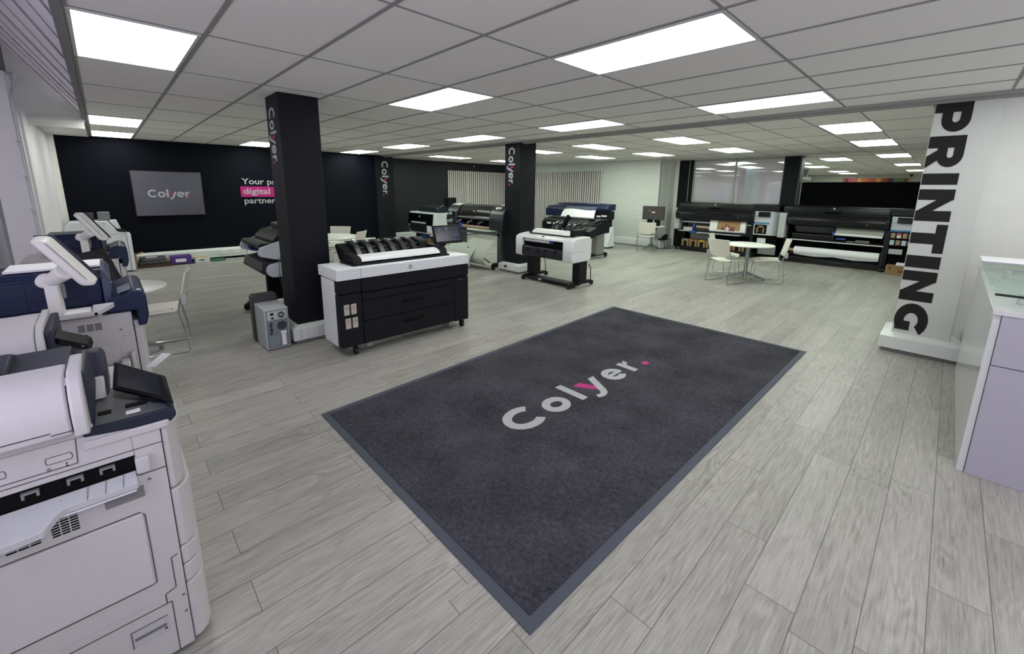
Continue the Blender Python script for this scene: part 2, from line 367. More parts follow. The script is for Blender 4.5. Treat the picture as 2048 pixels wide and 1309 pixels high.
# left side
LEFTW = M('left_wall_paint', (238, 236, 240), .6, scale=6)
struct('wall_left', G().box(-2.2, -.64, 7.71, 8.2, 0, 2.93).box(-.95, -.60, 8.2, 12.0, 0, 2.6).box(-.64, -.625, 7.75, 8.2, 0, 2.9), LEFTW)
struct('wall_left_sill', G().box(-.95, -.62, -4.5, 5.42, 0, .95), LEFTW)
wf = struct('window_1', G().box(-.72, -.63, 5.42, 5.62, 0, 1.55).box(-.9, -.68, 5.3, 5.42, .95, 2.9).box(-.9, -.68, -4.5, 5.3, .95, 1.0).box(-.9,-.68, 3.0, 3.08, 1, 2.9).box(-.9,-.68, .6, .68, 1, 2.9), M('window_frame_grey', (150,150,158), .5))
# pipe on the left wall
t = thing('wall_pipe', 'white painted pipe running down the left wall with a small junction box on top', 'pipe', (-.61,7.70,0))
G().tube([(-.61,7.70,.0),(-.61,7.70,2.6),(-.61,7.76,2.68),(-.60,7.95,2.84),(-.60,8.0,2.9)], .013).build('pipe', WHITE, t)
G().cyl((-.66,8.02,2.93),(-.58,8.02,2.93),.045).build('junction_box', WHITE, t, .004)
for z in (1.35, 1.75, 2.15): box('clip', WHITE, t, -.65,-.6,7.66,7.78,z,z+.03)
# sloping boarded soffit above the left windows
SLP = M('soffit_board', (236,230,238), .6)
def slope(x, y): return (x, y, CEIL + .93*(-x)+.015)
sof = G(); pts = [slope(-.03,-4), slope(-.03,9.30), slope(-.6,7.05), slope(-.95,5.7), slope(-.95,-4)]
sof.add([Vector(p) for p in pts]+[Vector(p)+Vector((0,0,.05)) for p in pts], [(0,1,2,3,4),(9,8,7,6,5)]+[(i,(i+1)%5,(i+1)%5+5,i+5) for i in range(5)])
so = struct('ceiling_soffit', sof, SLP)
g = G(); k = 0
for y in [9.0, 8.31, 7.81, 7.3, 6.65, 6.0, 5.33, 4.7, 4.1, 3.4, 2.6]:
    a = Vector(slope(-.04, y)); b = Vector(slope(-.9, y-3.65)); w_ = .035 if k % 2 else .075; h_ = .012 if k % 2 else .02; k += 1
    g.para(a+Vector((0,0,-h_)), b-a, (0,w_,0), (0,0,h_))
g.build('board', SLP, so)
struct('wall_left_gable', G().prism('y', [(-.75,2.45),(-.06,2.45),(-.06,3.9),(-.75,3.9)], 8.78, 8.84), WALLW)
struct('trim_3', G().box(-.64,-.05,8.765,8.82,2.545,2.595), WHITE)
struct('ceiling_lower', G().box(-.64,-.06,8.85,11.9,2.565,2.65), TILE)
struct('wall_left_upper', G().box(-1.1,-.95,-4.5,9,2.9,3.8).box(-1.1,-.7,8.3,8.9,2.9,3.9).box(-1.1,-.03,5.5,8.9,3.75,3.9), M('upper_shadow_board', (90,88,98), .8))  # added filler closing the gap to the sky; dark grey stands for shade
# right side, beyond the lettered pillar
struct('wall_right_front', G().box(6.35, 6.6, -4.5, -.2, 0, CEIL), WALLW)
struct('baseboard_right', G().prism('y', [(6.26,.06),(6.35,.06),(6.35,.3),(6.32,.3),(6.26,.24)], -4.5, -.28).box(6.3,6.35,-4.5,-.28,0,.06), TRUNK)
# trunking (socket skirting)
def trunk_x(x0, x1, y, z0=.06, z1=.27, d=.06):   # along x, facing -y
    return G().prism('x', [(y,z0),(y-d,z0),(y-d,z1-.05),(y-.02,z1),(y,z1)], x0, x1)
SOCK = M('socket_plate', (226,228,226), .35); HOLE = M('socket_hole', (40,40,42), .6)
def socket(parent, O, U, N, w=.146, h=.086):
    O, U, N = Vector(O), Vector(U), Vector(N); Z = Vector((0,0,1))
    s = G().poly(rect(0,0,w,h), O, U, Z, N, .006).build('socket', SOCK, parent, .0015)
    q = G()
    for cx in ((.038,.108) if w > .1 else (w/2,)):
        for dx, dz in ((0,.058),(-.011,.036),(.011,.036)): q.poly(rect(cx+dx-.003,dz-.004,cx+dx+.003,dz+.004), O+N*.006, U, Z, N, .0005)
    q.build('socket_hole', HOLE, s)
tr = struct('baseboard_back', trunk_x(-.5, 2.35, 11.68, .05, .26), TRUNK, .002)
socket(tr, (1.80,11.61,.12), (1,0,0), (0,-1,0)); socket(tr, (2.04,11.61,.12), (1,0,0), (0,-1,0))
tr2 = struct('baseboard_back_middle', trunk_x(2.35, 5.62, 11.64, .05, .26), TRUNK, .002)
socket(tr2, (4.35,11.57,.12), (1,0,0), (0,-1,0)); socket(tr2, (4.75,11.57,.12), (1,0,0), (0,-1,0))
struct('baseboard_back_right', trunk_x(6.3, 11.7, 12.3, .05, .26), TRUNK, .002)
tr3 = struct('baseboard_brick', G().prism('y', [(11.75,.03),(11.7,.03),(11.7,.19),(11.73,.24),(11.75,.24)], 5.95, 12.3), TRUNK, .002)
socket(tr3, (11.7,7.05,.08), (0,-1,0), (-1,0,0)); socket(tr3, (11.7,6.72,.08), (0,-1,0), (-1,0,0), w=.086)
struct('baseboard_return', G().prism('x', [(6.0,.0),(5.95,.0),(5.95,.19),(5.98,.24),(6.0,.24)], 11.8, 12.72), TRUNK, .002)

# ---------------------------------------------------------------- office window wall behind the wide printers
DKPOST = M('dark_post', (13,16,24), .6, spec=.25)
struct('wall_far_left_post', G().box(12.74, 13.0, 5.6, 5.9, 0, CEIL), DKPOST)
struct('wall_far_mid_post', G().box(12.74, 13.0, 5.48, 5.585, 0, CEIL), DKPOST)
struct('wall_far_low', G().box(12.78, 12.95, 3.14, 5.48, 0, 1.36), DKPOST)
struct('trim_4', G().box(12.735,12.75,5.585,5.6,0,CEIL), LGREY)
POST = struct('wall_far_post', G().box(12.74, 13.05, 2.80, 3.14, 0, CEIL), DKPOST)
struct('trim_5', G().box(12.735,13.06,2.765,2.80,0,CEIL), M('post_edge_grey', (56,64,66), .5))
wn = struct('window_2', G().box(12.77,12.83,5.44,5.48,1.36,CEIL).box(12.77,12.83,3.14,3.17,1.36,CEIL).box(12.77,12.83,4.30,4.335,1.36,CEIL).box(12.77,12.83,3.14,5.48,1.36,1.385).box(12.77,12.83,3.14,5.48,CEIL-.04,CEIL), M('window_bead_green', (170,182,168), .5))
def glass_mat():
    m = bpy.data.materials.new('hazy_glass'); m.use_nodes = True; nt = m.node_tree; nt.nodes.remove(nt.nodes['Principled BSDF']); out = nt.nodes['Material Output']
    tr_ = nt.nodes.new('ShaderNodeBsdfTransparent'); tr_.inputs[0].default_value = (.92,.92,.95,1)
    df = nt.nodes.new('ShaderNodeBsdfDiffuse'); df.inputs[0].default_value = lin((225,218,226)); gl = nt.nodes.new('ShaderNodeBsdfGlossy'); gl.inputs['Roughness'].default_value = .03
    n = nt.nodes.new('ShaderNodeTexNoise'); n.inputs['Scale'].default_value = .7; mr = nt.nodes.new('ShaderNodeMapRange'); mr.inputs[3].default_value = .50; mr.inputs[4].default_value = .62
    nt.links.new(n.outputs[0], mr.inputs[0]); a = nt.nodes.new('ShaderNodeMixShader'); nt.links.new(mr.outputs[0], a.inputs[0]); nt.links.new(tr_.outputs[0], a.inputs[1]); nt.links.new(df.outputs[0], a.inputs[2])
    c = nt.nodes.new('ShaderNodeMixShader'); c.inputs[0].default_value = .12; nt.links.new(a.outputs[0], c.inputs[1]); nt.links.new(gl.outputs[0], c.inputs[2]); nt.links.new(c.outputs[0], out.inputs[0]); return m
HG = glass_mat()
G().box(12.79,12.80,4.335,5.44,1.385,CEIL-.04).build('pane', HG, wn); G().box(12.79,12.80,3.17,4.30,1.385,CEIL-.04).build('pane', HG, wn)
# back room
BACKW = M('back_room_wall', (196,196,190), .8)
struct('wall_far', G().box(26.8, 27.1, -4, 8.6, 0, CEIL), BACKW)
struct('wall_far_side', G().box(13.0, 27, 8.4, 8.6, 0, CEIL), BACKW)
struct('wall_far_right', G().box(13.0, 27, -3.0, -2.8, 0, CEIL), BACKW)
struct('wall_far_nib', G().box(25.2, 26.8, 5.4, 8.4, 0, CEIL), BACKW)

# ---------------------------------------------------------------- pillars
def pillar(label, x0, x1, y0, y1, m, name='pillar', d=.07, tz=(.04,.20)):
    t = thing(name, label, 'pillar', (x0,y0,0))
    box('shaft', m, t, x0, x1, y0, y1, tz[0], CEIL-.001, .004)
    z0, z1 = tz; a, b, c, e = x0-d, x1+d, y0-d, y1+d; k = .035
    g = G().hex([(a,c,z0),(b,c,z0),(b,e,z0),(a,e,z0),(a,c,z1-k),(b,c,z1-k),(b,e,z1-k),(a,e,z1-k)])
    g.hex([(a,c,z1-k),(b,c,z1-k),(b,e,z1-k),(a,e,z1-k),(x0-.01,y0-.01,z1),(x1+.01,y0-.01,z1),(x1+.01,y1+.01,z1),(x0-.01,y1+.01,z1)])
    s = g.build('socket_skirting', TRUNK, t, .003)
    box('plinth', M('plinth_dark', (120,118,116), .7), t, a+.03, b-.03, c+.03, e-.03, 0, z0)
    return t, s
p1, s1 = pillar('tall dark navy pillar nearest the camera, left of centre, with a downward logo on its left face', 1.352, 1.74, 4.735, 5.15, PILLAR)
socket(s1, (1.385,4.665,.062), (1,0,0), (0,-1,0)); socket(s1, (1.60,4.665,.062), (1,0,0), (0,-1,0), w=.086)
box('joint', GREYP, s1, 1.352,1.354,4.662,4.68,.05,.165,0)
put_colyer(p1, (1.352,5.06,2.46), (0,0,-1), (0,-1,0), (-1,0,0), .56/4.52, .185)
p2, s2 = pillar('dark navy pillar in the middle of the room with a logo down its left face', 5.89, 6.33, 5.90, 6.33, PILLAR, d=.09, tz=(.04,.19))
socket(s2, (5.80,6.02,.07), (0,-1,0), (-1,0,0), w=.086)
G().cyl((5.80,6.18,.12),(5.76,6.18,.12),.022).build('plug', BLACK, s2, .003)
put_colyer(p2, (5.89,6.225,2.47), (0,0,-1), (0,-1,0), (-1,0,0), .73/4.52, .17)
p3, s3 = pillar('dark navy pilaster against the back wall with a logo down its front face', 5.68, 6.22, 11.48, 12.28, PILLAR, d=.01)
put_colyer(p3, (5.86,11.48,2.42), (0,0,-1), (1,0,0), (0,-1,0), .98/4.52, .19)
WPIL = M('white_pillar_paint', (196,200,195), .6)
p4, s4 = pillar('white pillar on the right with large dark capital letters reading down its face', 5.985, 6.45, -.19, .255, WPIL, d=.085, tz=(.04,.205))
BIGL = M('charcoal_letter_vinyl', (42,41,40), .8, spec=.1)
def big_letters(parent, x):
    O = (x, .262, 0); w = .1
    def at(zt, zb, polys):        # u runs down, v runs to the right (letter top)
        Hc = .255
        for ip, p in enumerate(polys):
            mir = [(zt-(zt-zb)*a, Hc*b) for a, b in p]
            g.poly([(m_[0], m_[1]) for m_ in mir], (x,.25,0), (0,0,1), (0,-1,0), (-1,0,0), .003+.0007*ip)
    g = G(); S = .30
    def bowl(x0, y0, y1, xr, th):      # D-shaped bowl from stem
        r = (y1-y0)/2; cy = (y0+y1)/2; cx = xr-r*1.05; n = 14
        out = [(x0,y1)]+[(cx+r*1.05*math.sin(PI*i/n), cy+r*math.cos(PI*i/n)) for i in range(n+1)]+[(x0,y0)]
        ri = r-th*.72; inn = [(x0,y0+th*.72)]+[(cx+ri*1.05*math.sin(PI-PI*i/n), cy+ri*math.cos(PI-PI*i/n)) for i in range(n+1)]+[(x0,y1-th*.72)]
        return out+inn
    W = .37
    P = [rect(0,0,W,1), bowl(W-.02,.22,1,1.0,.40)]
    R = [rect(0,0,W,1), bowl(W-.02,.28,1,.97,.38), [(.40,.32),(.72,.36),(1.0,0),(.62,0)]]
    I = [rect(0,0,1,1)]
    N = [rect(0,0,.33,1), rect(.67,0,1,1), [(0,1),(.30,1),(1,0),(.70,0)]]
    T_ = [rect(0,.69,1,1), rect(.31,0,.69,.75)]
    Gl = [ring(.53,.5,.53,.30,38,306,ry=.51), rect(.57,.24,.86,.49), rect(.64,.045,.86,.3)]
    for zt, zb, pl in ((2.555,2.265,P),(2.23,1.925,R),(1.875,1.765,I),(1.72,1.405,N),(1.375,1.085,T_),(1.05,.925,I),(.89,.575,N),(.545,.20,Gl)): at(zt, zb, pl)
    g.build('lettering', BIGL, parent, label='dark capital letters')
big_letters(p4, 5.985)

# ---------------------------------------------------------------- wall decoration
t = thing('wall_lettering', 'pale bold three-line slogan with one magenta band on the dark back wall', 'lettering', (2.4,11.66,1.5))
yw = 11.655
text('Your print &', .19, (2.40,yw,1.72), (1.17,0,0), (0,0,1), (0,-1,0), LETTER, t, off=.017, t=.006)
text('digital', .19, (2.40,yw,1.49), (1.3,0,0), (0,0,1), (0,-1,0), LETTER, t, off=.017, t=.009)
text('partner', .19, (2.40,yw,1.27), (1.17,0,0), (0,0,1), (0,-1,0), LETTER, t, off=.017, t=.006)
box('band', PINK, t, 2.355, 3.3, yw-.007, yw+.02, 1.42, 1.665, 0, label='magenta band')
t = thing('wall_screen', 'dark grey wall screen showing a pale logo, hung on the dark back wall', 'screen', (1.04,11.66,1.5))
box('casing', M('screen_casing', (50,42,38), .5), t, .45, 1.62, 11.61, 11.68, 1.03, 1.955, .004)
box('display', M('screen_face', (76,76,88), .25, var=.1, scale=1.2), t, .462, 1.608, 11.604, 11.612, 1.042, 1.943, .001)
put_colyer(t, (.68,11.603,1.42), (1,0,0), (0,0,1), (0,-1,0), .74/4.52, .155)
t = thing('fire_alarm_sounder', 'small round red alarm sounder high on the dark brick wall', 'alarm', (9.85,12.3,2.47))
G().cyl((9.85,12.3,2.47),(9.85,12.25,2.47),.05).build('housing', M('alarm_red', (120,40,40), .4), t, .005)
G().cyl((9.85,12.25,2.47),(9.85,12.235,2.47),.022).build('centre', LGREY, t)
SLAT = M('pale_grey_oak_slat', (222,217,214), .6, var=.06, scale=3); SLATG = M('taupe_slat', (118,111,108), .7, var=.1, scale=3); FELT = M('black_felt', (36,34,36), .95)
def slat_panel(label, along, a0, a1, fixed, z1=2.29):
    t = thing('slatted_wall_panel', label, 'wall panel', (a0, fixed, 0) if along == 'x' else (fixed, a0, 0), group='slatted acoustic wall panels')
    g = G(); d = G(); b = G(); r = random.Random(3); p = a0; k = 0
    while p < a1-.05:
        wd = .038+.016*r.random() if k % 2 == 0 else .016+.012*r.random()
        q = g if k % 2 == 0 else d
        if along == 'x': q.box(p, p+wd, fixed-.035, fixed-.012, .02, z1)
        else: q.box(fixed-.035, fixed-.012, p, p+wd, .02, z1)
        p += wd+.006+.006*r.random(); k += 1
    if along == 'x': b.box(a0, a1, fixed-.012, fixed, .01, z1)
    else: b.box(fixed-.012, fixed, a0, a1, .01, z1)
    g.build('slats', SLAT, t, 0, label='pale slats'); d.build('slats', SLATG, t, 0, label='taupe slats'); b.build('felt_backing', FELT, t)
slat_panel('pale slatted wood wall panel on the dark brick wall, left of the central pillar', 'x', 8.72, 11.68, 12.3)
slat_panel('pale slatted wood wall panel on the white brick wall, right of the central pillar', 'y', 8.0, 12.2, 11.75)
# far room
def banner_mat():
    m = bpy.data.materials.new('striped_banner_print'); m.use_nodes = True; nt = m.node_tree; b = nt.nodes['Principled BSDF']
    g_ = nt.nodes.new('ShaderNodeNewGeometry'); s_ = nt.nodes.new('ShaderNodeSeparateXYZ'); nt.links.new(g_.outputs['Position'], s_.inputs[0])
    n = nt.nodes.new('ShaderNodeTexNoise'); n.noise_dimensions = '1D'; n.inputs['Scale'].default_value = 5; n.inputs['Detail'].default_value = 3; nt.links.new(s_.outputs[1], n.inputs['W'])
    cr = nt.nodes.new('ShaderNodeValToRGB'); cr.color_ramp.interpolation = 'EASE'; e = cr.color_ramp.elements
    cols = [(70,30,90),(200,60,90),(225,90,110),(235,140,50),(240,180,60),(200,90,70),(120,50,90),(70,150,120),(190,70,80)]
    e[0].position = 0; e[0].color = lin((190,70,90)); e[1].position = 1; e[1].color = lin((210,120,70))
    y0, y1 = 1.55, 3.98; seq = [(3.9,(190,70,90)),(3.8,(80,30,80)),(3.7,(215,85,110)),(3.4,(220,80,105)),(3.3,(235,190,70)),(3.2,(225,120,50)),(3.0,(215,105,45)),(2.9,(190,100,60)),(2.8,(200,80,80)),(2.6,(230,170,70)),(2.4,(170,80,50)),(2.15,(90,30,60)),(2.0,(70,150,110)),(1.85,(150,110,70)),(1.75,(90,130,90)),(1.65,(110,50,80)),(1.56,(200,90,70))]
    mr = nt.nodes.new('ShaderNodeMapRange'); mr.inputs[1].default_value = y0; mr.inputs[2].default_value = y1
    ad = nmath(nt, 'ADD', s_.outputs[1], nmath(nt, 'MULTIPLY', nmath(nt, 'SUBTRACT', n.outputs[0], .5), .12)); nt.links.new(ad, mr.inputs[0]); nt.links.new(mr.outputs[0], cr.inputs[0])
    for y, c in seq:
        k = e.new((y-y0)/(y1-y0)); k.color = lin(c)
    nt.links.new(cr.outputs[0], b.inputs['Base Color']); b.inputs['Roughness'].default_value = .4; return m
t = thing('striped_banner', 'long multicoloured striped banner high on the far wall of the back room', 'banner', (26.78,2.8,1.6))
box('print', banner_mat(), t, 26.74, 26.79, 1.55, 3.98, 1.5, 2.39, .002)
t = thing('wall_camera', 'tiny black camera mounted high beside the striped banner', 'camera', (26.7,1.5,2.5))
G().lathe([(.0,-.05),(.03,-.04),(.05,0),(.05,.03)], (26.7,1.48,2.50), 16).build('dome', BLACK, t); G().box(26.7,26.8,1.46,1.5,2.5,2.53).build('bracket', BLACK, t)
t = thing('air_unit', 'white boxy air unit by the ceiling just right of the navy post', 'air conditioner', (20,4.3,2.1))
box('casing', WHITE, t, 20.3, 20.7, 4.1, 4.8, 2.16, 2.30, .02); box('louvre', BLACK, t, 20.28, 20.3, 4.15, 4.75, 2.16, 2.18, 0); G().box(20.4,20.6,4.2,4.7,2.30,CEIL).build('bracket', GREYP, t)
t = thing('storage_rack', 'dark storage rack of stacked parts standing behind the black screen by the navy post', 'shelf', (20,4.4,0))
for zz in (.1,.6,1.1,1.6,1.95): G().box(19.9,20.3,4.15,4.75,zz,zz+.03).build('shelf', GREYP, t)
for yy in (4.15,4.73):
    for xx in (19.9,20.28): G().box(xx,xx+.02,yy,yy+.02,0,2.1).build('upright', GREYP, t)
# things behind the office window
TEAL = M('teal_panel', (140,182,184), .6)
t = thing('teal_column', 'pale teal upright panel seen through the right pane of the office window', 'column', (17,5.1,0))
box('panel', TEAL, t, 16.9, 17.1, 4.9, 5.35, .02, CEIL-.01, .01); box('foot', LGREY, t, 16.86, 17.14, 4.86, 5.39, 0, .02)
POST_ = M('blue_splash_print', (150,158,205), .6, var=.4, scale=5)
for (px_, py_, lab) in ((17.4,6.4,'white poster with a blue splash, seen through the left window pane'),(16.9,4.25,'white poster with a blue splash, seen low in the right window pane')):
    t = thing('poster_stand', lab, 'poster', (px_,py_,0), group='poster stands in the office behind glass')
    box('board', WHITE, t, px_, px_+.03, py_-.35, py_+.35, .9, 2.0, .004); box('print', POST_, t, px_-.004, px_, py_-.28, py_+.28, 1.3, 1.8, .0); box('stem', GREYP, t, px_, px_+.03, py_-.02, py_+.02, .02, .9); box('base', GREYP, t, px_-.15, px_+.15, py_-.25, py_+.25, 0, .02)
t = thing('office_copier', 'white office copier seen through the left window pane', 'copier', (16.5,7.4,0))
box('body', WHITE, t, 16.2, 16.9, 7.1, 7.75, 0, 1.25, .02); box('feeder', CREAM, t, 16.25, 16.85, 7.15, 7.7, 1.25, 1.5, .04); box('output_tray', GREYP, t, 16.3,16.8,6.85,7.1,.9,.95)
t = thing('bookcase', 'grey bookcase of coloured folders behind the left window pane', 'bookcase', (18,8.2,0))
G().box(17.6,18.4,8.0,8.03,0,2.0).box(17.6,17.63,7.7,8.0,0,2.0).box(18.37,18.4,7.7,8.0,0,2.0).build('carcass', LGREY, t)
for zz in (.3,.8,1.3,1.8): G().box(17.63,18.37,7.72,8.0,zz,zz+.03).build('shelf', LGREY, t)
t = thing('office_door', 'white door with dark glass lights behind the right window pane', 'door', (22,5.0,0))
box('leaf', WHITE, t, 22.0, 22.06, 4.7, 5.9, 0, 2.15, .004); box('glass', M('dusky_glass', (120,125,140), .2), t, 21.99, 22.0, 4.85, 5.75, 1.1, 2.0); box('handle', STEEL, t, 21.95,21.99,4.78,4.81,1.0,1.15)
# black screen partition
SCR = M('black_screen_fabric', (8,9,14), .9, spec=.1)
t = thing('black_screen', 'wide plain black partition screen standing behind the right-hand wide printer', 'partition', (12.9,1.2,0))
box('panel', SCR, t, 12.86, 12.92, -.9, 2.73, .06, 1.935, .004)
box('side_post', STEEL, t, 12.85, 12.93, 2.725, 2.75, 0, 1.94, .003); box('side_post', STEEL, t, 12.85,12.93,-.925,-.9,0,1.94,.003)
for y in (2.6, -.8): box('foot', STEEL, t, 12.7, 13.1, y-.03, y+.03, 0, .06)

# ---------------------------------------------------------------- entrance mat
def mat_material():
    m = bpy.data.materials.new('charcoal_mat_pile'); m.use_nodes = True; nt = m.node_tree; b = nt.nodes['Principled BSDF']; tc = nt.nodes.new('ShaderNodeTexCoord')
    a = nt.nodes.new('ShaderNodeTexNoise'); a.inputs['Scale'].default_value = 55; a.inputs['Detail'].default_value = 6; a.inputs['Roughness'].default_value = .7; nt.links.new(tc.outputs['Object'], a.inputs['Vector'])
    c = nt.nodes.new('ShaderNodeTexNoise'); c.inputs['Scale'].default_value = 2.6; c.inputs['Detail'].default_value = 5; nt.links.new(tc.outputs['Object'], c.inputs['Vector'])
    v = nmath(nt, 'ADD', nmath(nt, 'MULTIPLY', a.outputs[0], .75), nmath(nt, 'MULTIPLY', c.outputs[0], .45))
    cr = nt.nodes.new('ShaderNodeValToRGB'); nt.links.new(v, cr.inputs[0]); e = cr.color_ramp.elements; e[0].position = .40; e[0].color = lin((36,36,43)); e[1].position = .78; e[1].color = lin((80,80,88))
    nt.links.new(cr.outputs[0], b.inputs['Base Color']); b.inputs['Roughness'].default_value = .95; b.inputs['Specular IOR Level'].default_value = .1
    bp = nt.nodes.new('ShaderNodeBump'); bp.inputs['Strength'].default_value = .6; bp.inputs['Distance'].default_value = .004; nt.links.new(a.outputs[0], bp.inputs['Height']); nt.links.new(bp.outputs[0], b.inputs['Normal']); return m
t = thing('entrance_mat', 'large charcoal entrance mat with a big logo and bluish edge on the plank floor', 'mat', (.965,.865,0))
Q = [(.962,.872),(5.21,.845),(5.19,3.225),(.968,3.035)]
cx_, cy_ = sum(q[0] for q in Q)/4, sum(q[1] for q in Q)/4
def inset(d): return [(x+(d if x < cx_ else -d), y+(d if y < cy_ else -d)) for x, y in Q]
G().prism('z', Q, 0, .006).build('rubber_edge', M('mat_edge', (66,73,86), .7, var=.1, scale=40), t, .002, label='bluish grey rubber edge')
G().prism('z', inset(.05), .005, .010).build('pile', mat_material(), t, .002)
put_colyer(t, (1.87,1.83,.010), (1,0,0), (0,1,0), (0,0,1), .285, .275, adv=(.02,1.32,2.49,2.95,4.17,5.3,6.05), w=.24, t=.0015, hs=(1.2,1.12,1.3))

# ---------------------------------------------------------------- chairs and tables
def smooth_shell(rows): return G().sheet(rows, .012)
def make_chair():
    t = thing('stacking_chair', '', 'chair', world=False)
    # seat: front is +y
    rows = []
    for j in range(7):
        y = -.20+.42*j/6; rows.append([(-.215+.43*i/6, y, .435-.02*math.cos((i/3-1)*PI/2)*1-(.03*((j/6)**4)) + .012*abs(i/3-1)**2) for i in range(7)])
    smooth_shell(rows).build('seat', CHAIRW, t)
    rows = []
    for j in range(6):
        k = j/5; z = .50+.32*k; hw = .205+.02*k
        rows.append([(-hw+2*hw*i/6, -.235-.075*k-.035*math.cos((i/3-1)*PI/2), z+(.02*abs(i/3-1)**2 if j in (0,) else 0)) for i in range(7)])
    smooth_shell(rows).build('backrest', CHAIRW, t)
    for s in (-1, 1):
        x = s*.232
        G().tube([(x*.98,-.26,.60),(x,-.225,.50),(x,-.215,.43),(x,-.25,.2),(x,-.265,.02),(x,-.25,.009),(x,.22,.009),(x,.235,.02),(x,.215,.25),(x*.97,.19,.415),(x*.95,.12,.42),(x*.95,-.15,.42),(x,-.215,.44)], .0075, 8).build('sled_leg', CHROME, t)
        box('back_bracket', LGREY, t, x-.012, x+.012, -.285, -.245, .50, .60, .004)
    G().tube([(-.21,.12,.412),(.21,.12,.412)], .006).tube([(-.21,-.15,.412),(.21,-.15,.412)], .006).build('crossbar', CHROME, t)
    return t
CH0 = [None]
def chair(x, y, deg, label, group):
    if CH0[0] is None: CH0[0] = make_chair(); c = CH0[0]
    else: c = copy_tree(CH0[0])
    c.location = (x, y, 0); c.rotation_euler = (0, 0, math.radians(deg-90)); c['label'] = label; c['group'] = group
def round_table(x, y, r, label, rot=22, h=.69, group='white round tables'):
    t = thing('round_table', label, 'table', (x,y,0), math.radians(rot), group, world=False)
    G().lathe([(r-.02,h-.022),(r,h-.014),(r,h-.003),(r-.006,h)], n=56).build('tabletop', TABLEW, t)
    G().lathe([(.035,.12),(.032,h-.05),(.06,h-.045),(.14,h-.04),(.14,h-.023)], n=20).build('column', STEEL, t)
    for k in range(4):
        a = k*PI/2; c, s = math.cos(a), math.sin(a); L_ = r*.74
        g = G(); vs = []
        for d, w_, z0, z1 in ((.02,.028,.10,.17),(L_,.014,.02,.045)):
            vs += [(c*d-s*w_, s*d+c*w_, z0),(c*d+s*w_, s*d-c*w_, z0),(c*d+s*w_, s*d-c*w_, z1),(c*d-s*w_, s*d+c*w_, z1)]
        g.hex([vs[0],vs[1],vs[5],vs[4],vs[3],vs[2],vs[6],vs[7]])
        l = g.build('leg', STEEL, t, .004); G().cyl((c*(L_-.01),s*(L_-.01),0),(c*(L_-.01),s*(L_-.01),.03),.022,.012).build('glide', GREYP, l)
    return t
round_table(8.83, 2.60, .44, 'round white meeting table in front of the wide printers, with three chairs')
GC = 'ivory chairs round the meeting table'
chair(8.30, 2.77, -18, 'ivory sled chair at the meeting table, nearest to the camera, its back towards us', GC)
chair(9.02, 3.05, -80, 'ivory sled chair tucked behind the nearest chair at the meeting table', GC)
chair(8.90, 2.27, 112, 'ivory sled chair on the right side of the meeting table, seen side-on', GC)
round_table(3.15, 8.68, .62, 'round white table behind the near dark pillar')
GB = 'ivory chairs behind the cabinet plotter'
chair(3.50, 9.10, 227, 'ivory chair on the far side of the table behind the dark pillar', GB)
chair(3.42, 8.28, 131, 'ivory chair on the near right side of the table behind the dark pillar', GB)
round_table(-.03, 5.46, .39, 'small round white table partly hidden behind the navy production copier', rot=10)
chair(.22, 5.46, 172, 'ivory sled chair by the small table on the left, beside the copier row', 'ivory chair on the left')
round_table(11.37, 5.93, .35, 'small white table under the monitor beside the white brick wall', rot=65, h=.685)
chair(10.95, 5.88, 31, 'ivory chair in front of the monitor at the brick wall', 'ivory chair at the monitor')
t = thing('desktop_monitor', 'dark desktop monitor on the small table by the white brick wall', 'monitor', (11.38,5.93,.685), math.radians(-83), world=False)
G().box(-.32,.32,-.02,.02,.17,.56).build('casing', M('monitor_casing', (52,50,60), .4), t, .006)
box('display', M('monitor_display', (70,66,64), .3), t, -.30, .30, -.024, -.018, .195, .545, 0)
box('dialog_box', PAPER, t, -.04, .05, -.027, -.024, .37, .40, 0); box('dialog_box', LGREY, t, -.14,-.09,-.027,-.024,.435,.445,0)
for s in (-1, 1): box('speaker', BLACKM, t, s*.11-.075, s*.11+.075, .02, .09, .0, .20, .01)
box('stand', LGREY, t, -.02, .02, .03, .06, .01, .3); box('base', LGREY, t, -.13, .13, -.05, .02, 0, .01)
t = thing('computer_mouse', 'small black mouse on the table below the monitor', 'mouse', (11.25,5.72,.686), world=False)
G().lathe([(.02,0),(.034,.008),(.03,.022),(.012,.032)]).build('shell', BLACK, t); G().box(-.002,.002,.0,.02,.03,.034).build('wheel', GREYP, t)
t = thing('power_strip', 'tangle of black plugs and power adapters at the foot of the white wall', 'power adapter', (11.95,5.7,0))
box('adapter', BLACK, t, 11.85, 11.95, 5.75, 5.86, .28, .36, .01); box('adapter', BLACK, t, 11.97, 12.08, 5.77, 5.86, .30, .40, .01); box('shelf', BLACK, t, 11.8,12.1,5.74,5.945,.25,.275)
box('socket_box', WHITE, t, 11.78, 12.08, 5.86, 5.95, .0, .22, .004)
G().tube([(11.88,5.8,.28),(11.84,5.76,.15),(11.75,5.7,.03),(11.85,5.55,.01),(12.1,5.5,.01)], .006).tube([(12.0,5.8,.3),(12.02,5.74,.1),(11.9,5.62,.01),(11.7,5.65,.01),(11.5,5.9,.01)], .005).tube([(11.45,5.9,.6),(11.55,5.88,.35),(11.8,5.82,.2)], .005).build('cable', RUBBER, t)

